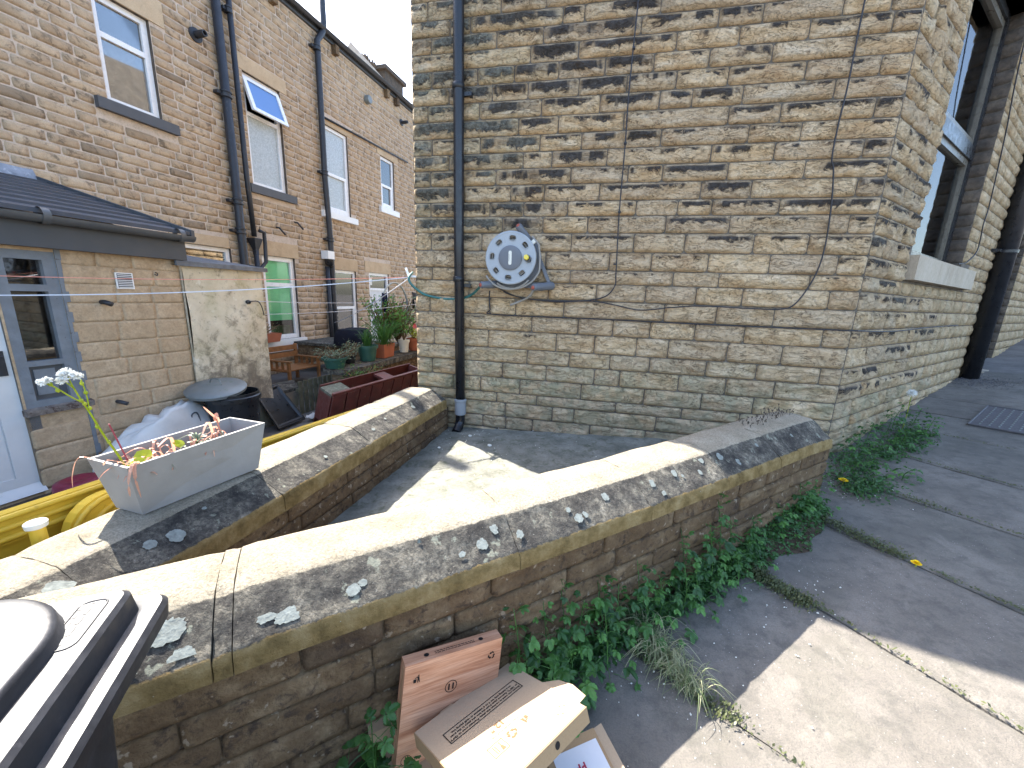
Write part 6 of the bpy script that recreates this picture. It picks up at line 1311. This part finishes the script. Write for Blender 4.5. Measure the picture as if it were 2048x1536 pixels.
# along the near wall: (s, offset, height, leaves, spread, scale, label)
WL = [(-.285, .10, .33, 13, .07, 1.25, 'tall leafy weed standing left of the wood-print pizza box'),
      (-.34, .13, .14, 12, .10, 1.35, 'low broad-leaved weed at the bottom edge left of the pizza boxes'),
      (-.20, .16, .12, 9, .09, 1.2, 'dark weed tucked against the lower corner of the wood-print box'),
      (.235, .06, .40, 14, .07, 1.0, 'weed climbing the wall just above and right of the pizza boxes'),
      (.30, .13, .20, 16, .12, 1.1, 'spreading weed at the wall foot behind the pizza boxes'),
      (.385, .06, .36, 12, .06, .9, 'slim upright weed with a pale green tip against the wall'),
      (.33, .21, .15, 14, .12, 1.0, 'bright-tipped low weed beside the red cornered box on the paving'),
      (.42, .14, .20, 16, .12, 1.0, 'dense weed halfway between the boxes and the grass tuft'),
      (.54, .08, .30, 18, .10, 1.0, 'leafy weed against the wall above the grass tuft'),
      (.62, .15, .22, 18, .13, .95, 'wide weed just left of the grass tuft'),
      (.74, .07, .26, 16, .10, .85, 'weed with rounded leaflets under the third coping joint'),
      (.86, .12, .20, 20, .12, .85, 'low mound of weed near the middle of the wall foot'),
      (.98, .07, .24, 18, .11, .8, 'mounded weed with a dry leaf caught in it'),
      (1.12, .10, .22, 20, .12, .8, 'weed clump in the middle of the wall foot beside a dry leaf'),
      (1.26, .12, .20, 22, .13, .8, 'larger weed clump before the dandelion leaves'),
      (1.20, .03, .36, 14, .07, .8, 'weed climbing the shaded wall behind the largest clump'), (1.34, .04, .28, 16, .08, .75, 'weed pressed against the wall left of the tallest weed'), (1.56, .06, .30, 16, .08, .7, 'leafy weed right of the tallest weed under the coping'), (1.78, .08, .24, 16, .09, .65, 'weed at the very end of the low wall by the corner'), (.48, .03, .42, 10, .05, .9, 'thin weed halfway up the wall above the paving grass'), (.68, .03, .34, 14, .07, .9, 'weed climbing the wall behind the wide weed'), (.92, .03, .30, 14, .07, .85, 'weed against the wall above the low mound'),
      (1.38, .07, .34, 20, .09, .8, 'weed stems rising towards the shaded coping'),
      (1.44, .05, .50, 12, .05, .75, 'tallest weed, touching the underside of the shaded coping'),
      (1.50, .15, .18, 18, .12, .75, 'weed beside the long toothed dandelion leaves'),
      (1.66, .10, .16, 16, .12, .7, 'small weed near the end of the low wall')]
for s, off, h, nl, spd, sc_, lab in WL:
    b = NW.p(s, 0, .035+off*.8); b.z = gpav(b.x, b.y); weed(lab, b, h, int(nl*1.35), spd*1.1, (wr.uniform(-.03, .03)-NW.N.x*.05, wr.uniform(-.03, .03)-NW.N.y*.05), sc_=sc_*1.25)
# carpet of small leaves under them
def carpet(name, label, fn, n, R, size, mat, cat='ground cover'):
    m = MB()
    for _ in range(n):
        p = fn(); v = Vector((wr.gauss(0, .7), wr.gauss(0, .7), 1)).normalized(); x = v.orthogonal().normalized(); x = (x*cos(wr.uniform(0, 6))+v.cross(x)*sin(wr.uniform(0, 6))).normalized(); y = v.cross(x); s = size*wr.uniform(.5, 1.3)
        m.add([p-x*s*.8, p-y*s*.5, p+x*s, p+y*s*.5], [(0, 1, 2), (0, 2, 3)], 0, (wr.random(), 0, 0, 1))
    o = m.build(name, mat, loc=tuple(p), label=label, cat=cat); o['kind'] = 'stuff'; return o
def wallfoot():
    s = wr.uniform(.1, 1.85); off = .04+abs(wr.gauss(0, .042)); b = NW.p(s, 0, off); b.z = gpav(b.x, b.y)+abs(wr.gauss(0, .028)); return b
carpet('ground_cover', 'small dark leaves carpeting the foot of the pavement wall', wallfoot, 5200, 0, .015, M_LEAFD)
# corner clump
def corner():
    c = [(1.98, 3.22), (2.1, 3.45), (2.25, 3.6), (2.5, 3.75), (2.75, 3.95), (2.95, 4.15), (3.1, 4.3), (1.95, 3.05), (2.1, 3.15)]; x, y = wr.choice(c); p = Vector((x+wr.gauss(0, .075), y+wr.gauss(0, .075), 0)); q = p-SID.o; dn = q.dot(SID.N)
    if dn < .03: p += SID.N*(.04-dn+abs(wr.gauss(0, .05)))
    dn = (p-SID.o).dot(SID.N); p.z = gpav(p.x, p.y)+abs(wr.gauss(0, .055))*(1.3 if dn < .25 else .5); return p
carpet('ground_cover', 'tangle of small weeds spreading round the building corner', corner, 4200, 0, .014, M_LEAFD)
CW = [(.10, .14, .22, 'weed at the building corner beside the low wall end'), (.25, .25, .18, 'weed with pale tips in front of the corner plinth'), (.45, .12, .26, 'weed against the plinth just past the corner'), (.60, .30, .18, 'low weed spreading onto the first flagstone'), (.80, .15, .26, 'leafy weed halfway along the side wall clump'), (.95, .32, .16, 'broad weed lying on the paving past the corner'), (1.15, .14, .30, 'taller weed beside the dandelion clock'), (1.30, .34, .18, 'dark bramble-like weed at the far end of the clump'), (1.5, .2, .2, 'last weed of the clump before the inspection cover'), (-.10, .30, .16, 'weed just left of the corner on the paving'), (-.02, .50, .10, 'flat weed nearest the yellow dandelion')]
for s, off, h, lab in CW:
    b = SID.p(s, 0, off); b.z = gpav(b.x, b.y); weed(lab, b, h, 20, .11, (.03, -.03), sc_=1.05)
bk = MB()
def bank(s, t):
    q = NW.p(1.35+1.27*s, 0, .0+.17*t*(.55+.45*sin(pi*s))*(1+.5*nz(s*6, 1, 1))); h = .17*(s**1.2)*(1-t)**1.4*(1 if s < .9 else (1-s)*10)+.012*ftb(q.x*9, q.y*9, 1, 4)*(1-t)
    return Vector((q.x, q.y, gpav(q.x, q.y)+max(h, -.004)-.004*(t > .95)))
bk.grid(bank, 40, 14); o = bk.build('soil_bank', M_SOIL, loc=tuple(NW.p(1.9, -1.3, .1)), label='dark soil and debris banked against the end of the low wall', cat='soil', smooth=True); o['kind'] = 'stuff'
def bankpt():
    s = wr.random()**.7; t = min(1, abs(wr.gauss(0, .45))); q = bank(s, t); q.z += abs(wr.gauss(0, .02)); return q
carpet('ground_cover', 'small weeds covering the soil at the end of the low wall', bankpt, 2600, 0, .013, M_LEAFD)
for s_, t_, h_, lab in ((.35, .2, .16, 'weed on the soil bank left of the wall end'), (.55, .3, .18, 'weed in the middle of the soil bank'), (.72, .15, .2, 'weed on top of the soil bank under the coping end'), (.85, .35, .18, 'weed on the soil bank nearest the building corner'), (.97, .2, .22, 'weed growing where the low wall meets the building')):
    weed(lab, bank(s_, t_), h_, 18, .09, (0, 0), sc_=.95)
# dandelions
def dandelion(label, c, r, hgt, clock=False):
    c = Vector(c); c.z = gpav(c.x, c.y); t = thing('dandelion', label, 'flower', c); top = c+Vector((.0, .0, hgt)); m = MB(); m.tube([c, c.lerp(top, .5)+Vector((.004, 0, 0)), top], .003, 6); m.build('stalk', M_LEAFY, t)
    if clock: puff(top+Vector((0, 0, r)), r, 220, wr).build('seed_head', M_WPET, t); return
    m = MB()
    for ring_ in range(3):
        n = 22-ring_*5
        for i in range(n): a = 2*pi*i/n+ring_*.1; d = Vector((cos(a), sin(a), 0)); s = Vector((-sin(a), cos(a), 0)); z = Vector((0, 0, 1)); rr_ = r*(1-.28*ring_); m.add([top+s*.0012, top-s*.0012, top+d*rr_-s*.003+z*(.003+.006*ring_), top+d*rr_*1.03+z*(.004+.006*ring_), top+d*rr_+s*.003+z*(.003+.006*ring_)], [(0, 1, 2, 3, 4)])
    m.build('petals', M_DANDY, t)
dandelion('yellow dandelion flower by the building corner clump', (1.90, 3.15, 0), .030, .035)
dandelion('yellow dandelion flower in the paving joint', (1.752, 2.215, 0), .022, .02)
dandelion('white dandelion clock on a long stalk beside the side wall', tuple(SID.p(1.22, 0, .2)), .035, .36, True)
dl = thing('dandelion_leaves', 'rosette of long toothed leaves beside the end of the low wall', 'weed', (1.33, 2.70, -1.34))
for k in range(12):
    a = -1.2+wr.uniform(-.2, 2.4); b = Vector((1.30, 2.68, gpav(1.3, 2.68))); L = wr.uniform(.14, .24); m = MB(); d = Vector((cos(a), sin(a), 0)); s = Vector((-sin(a), cos(a), 0)); vs = []; n = 9
    for i in range(n+1): t = i/n; p = b+d*L*t+Vector((0, 0, .13*sin(t*2.1))); ww = (.006+.016*t*(1-t)*4*(.6 if i % 2 else 1))*(t < 1); vs += [p-s*ww, p, p+s*ww]
    m.add(vs, [f for i in range(n) for f in ((3*i, 3*i+1, 3*i+4, 3*i+3), (3*i+1, 3*i+2, 3*i+5, 3*i+4))]); m.build('leaf', M_LEAF, dl)
# grass tuft
gtf = thing('grass_tuft', 'straggly half-dry grass tuft growing from the paving joint', 'grass', (.43, 1.47, -1.45)); m = MB()
for k in range(620):
    u = wr.random(); c = Vector((.27, 1.60, 0)).lerp(Vector((.47, 1.30, 0)), u)+Vector((wr.gauss(0, .02), wr.gauss(0, .02), 0)); c.z = gpav(c.x, c.y); a = wr.uniform(0, 2*pi); L = wr.uniform(.06, .17)*(1 if wr.random() < .93 else 1.5); o = wr.uniform(.25, 1.1)
    n0 = len(m.v); strap(m, [c, c+Vector((cos(a)*o*L*.4, sin(a)*o*L*.4, L*.55)), c+Vector((cos(a)*o*L, sin(a)*o*L, L*(.75-.55*o)))], .0013)
    tn = 1.0 if wr.random() < .6 else wr.random()*.4
    for i in range(n0, len(m.v)): m.c[i] = (tn, 0, 0, 1)
m.build('blades', M_GRASS, gtf)
# joint weeds
jm = MB()
for j, (p, dv) in enumerate(lines):
    a = ends[j][0]; b = ends[j][1]; L = (b-a).length; dvv = (b-a).normalized(); per = Vector((-dvv.y, dvv.x, 0))
    for _ in range(2600):
        s = wr.random(); dens = .35+.65*max(0, nz(s*9+j*3, j, 1)*1.6+.3)
        if wr.random() > dens: continue
        wdt = .007+.016*max(0, nz(s*7, j*5, 3)); q = a+dvv*s*L+per*wr.gauss(0, wdt); q.z = gpav(q.x, q.y)+.002+abs(wr.gauss(0, .004)); v = Vector((wr.gauss(0, .8), wr.gauss(0, .8), 1)).normalized(); x = v.orthogonal().normalized(); y = v.cross(x); sz = wr.uniform(.003, .010)
        an = wr.uniform(0, 6); x, y = x*cos(an)+y*sin(an), y*cos(an)-x*sin(an); jm.add([q-x*sz, q-y*sz*.5, q+x*sz, q+y*sz*.5], [(0, 1, 2), (0, 2, 3)], 0, (wr.random(), 0, 0, 1))
for (c0_, c1_, n, hgt) in (((.90, 2.06), (1.10, 1.84), 1900, .016), ((.85, 2.18), (.95, 2.04), 900, .014), ((.47, 1.32), (.60, 1.24), 350, .010), ((1.60, 2.5), (1.75, 2.28), 700, .012), ((1.5, 2.66), (1.62, 2.5), 500, .012), ((2.2, 3.0), (2.3, 2.85), 150, .008)):
    for _ in range(n):
        q = Vector((*c0_, 0)).lerp(Vector((*c1_, 0)), wr.random())+Vector((wr.gauss(0, .028), wr.gauss(0, .022), 0)); q.z = gpav(q.x, q.y)+.004+abs(wr.gauss(0, hgt)); v = Vector((wr.gauss(0, .8), wr.gauss(0, .8), 1)).normalized(); x = v.orthogonal().normalized(); y = v.cross(x); sz = wr.uniform(.004, .010)
        jm.add([q-x*sz, q-y*sz*.5, q+x*sz, q+y*sz*.5], [(0, 1, 2), (0, 2, 3)], 0, (wr.random(), 0, 0, 1))
o = jm.build('joint_moss', M_MOSS, loc=(1.2, 2, -1.38), label='moss and tiny weeds filling the joints between the flagstones', cat='moss'); o['kind'] = 'stuff'
# debris: grit at the soil pipe foot, gravel, white petals
gm_ = MB()
def grit(c, R, n, s0_, s1_, mb, f=gpav):
    for _ in range(n):
        p = Vector((c[0]+wr.gauss(0, R), c[1]+wr.gauss(0, R), 0)); p.z = f(p.x, p.y)+.003; s = wr.uniform(s0_, s1_); a = wr.uniform(0, 6); x = Vector((cos(a), sin(a), .2))*s; y = Vector((-sin(a), cos(a), .1))*s*.7
        mb.add([p+x, p+y, p-x, p-y, p+Vector((0, 0, s*.9))], [(0, 1, 4), (1, 2, 4), (2, 3, 4), (3, 0, 4)])
P_ = SID.p(4.3, 0, .25); grit(P_, .22, 700, .004, .012, gm_); o = gm_.build('grit', M_IRON, loc=tuple(P_), label='dark grit gathered at the foot of the black soil pipe', cat='grit'); o['kind'] = 'stuff'
gm2 = MB()
for c, R, n in (((1.95, 3.1), .12, 60), ((.55, 1.3), .15, 40), ((-1.1, 3.4), .15, 40), ((-.9, 3.0), .4, 60), ((1.0, 1.9), .15, 60), ((.2, 1.35), .12, 25)):
    grit(c, R, n, .002, .006, gm2, f=(gfl if c[0] < 0 and c[1] > 2 else gpav))
o = gm2.build('loose_chips', M_CREAM, loc=(0, 2, -1.4), label='scattered tiny pale chips and petals on the paving and the sunken floor', cat='chips'); o['kind'] = 'stuff'
for lab, c, r in (('white round bottle cap on the sunken floor nearest the downpipe', (-1.10, 3.38), .018), ('white flat pebble in the middle of the sunken floor', (-.85, 3.18), .02), ('small bluish pebble at the foot of the yard wall', (-1.28, 3.05), .014)):
    m = MB(); z = gfl(*c)-.015; m.lathe((*c, z), (0.1, 0, 1), [(r*.9, 0), (r, r*.3), (r*.8, r*.5), (.0005, r*.55)], 12); m.build('pebble', M_CREAM, loc=(*c, z), label=lab, cat='pebble', smooth=True)
for lab, c, a in (('curled dry leaf lying beside the weeds on the paving', (.93, 2.07), .3), ('crumpled white wrapper by the red cornered box', (-.02, 1.42), 1.2)):
    m = MB(); z = gpav(*c); m.grid(lambda s, t: Vector((c[0]+.06*(s-.5)*cos(a)-.03*(t-.5)*sin(a), c[1]+.06*(s-.5)*sin(a)+.03*(t-.5)*cos(a), z+.008+.018*abs(ftb(s*3, t*3, a, 3)))), 8, 5); m.build('litter', M_BAG, loc=(*c, z), label=lab, cat='litter', smooth=True)
# dry sprig on the shaded coping end
dsp = thing('dry_sprig', 'dark withered plant rooted where the low coping meets the building corner', 'weed', tuple(NW.p(2.35, -.70, -.2))); m = MB()
for k in range(60):
    s = wr.uniform(2.0, 2.52); b = NW.p(s, ztop(s)-.01, -.30+wr.uniform(0, .12)); a = wr.uniform(0, 6); L = wr.uniform(.02, .06); m.tube([b, b+Vector((cos(a)*L*.4, sin(a)*L*.4, L))], .0015, 4); rleaf(m, b+Vector((cos(a)*L*.4, sin(a)*L*.4, L)), .006, (cos(a), sin(a), .5), 5)
o = m.build('twigs', M_DKROCK, dsp); o['kind'] = 'stuff'
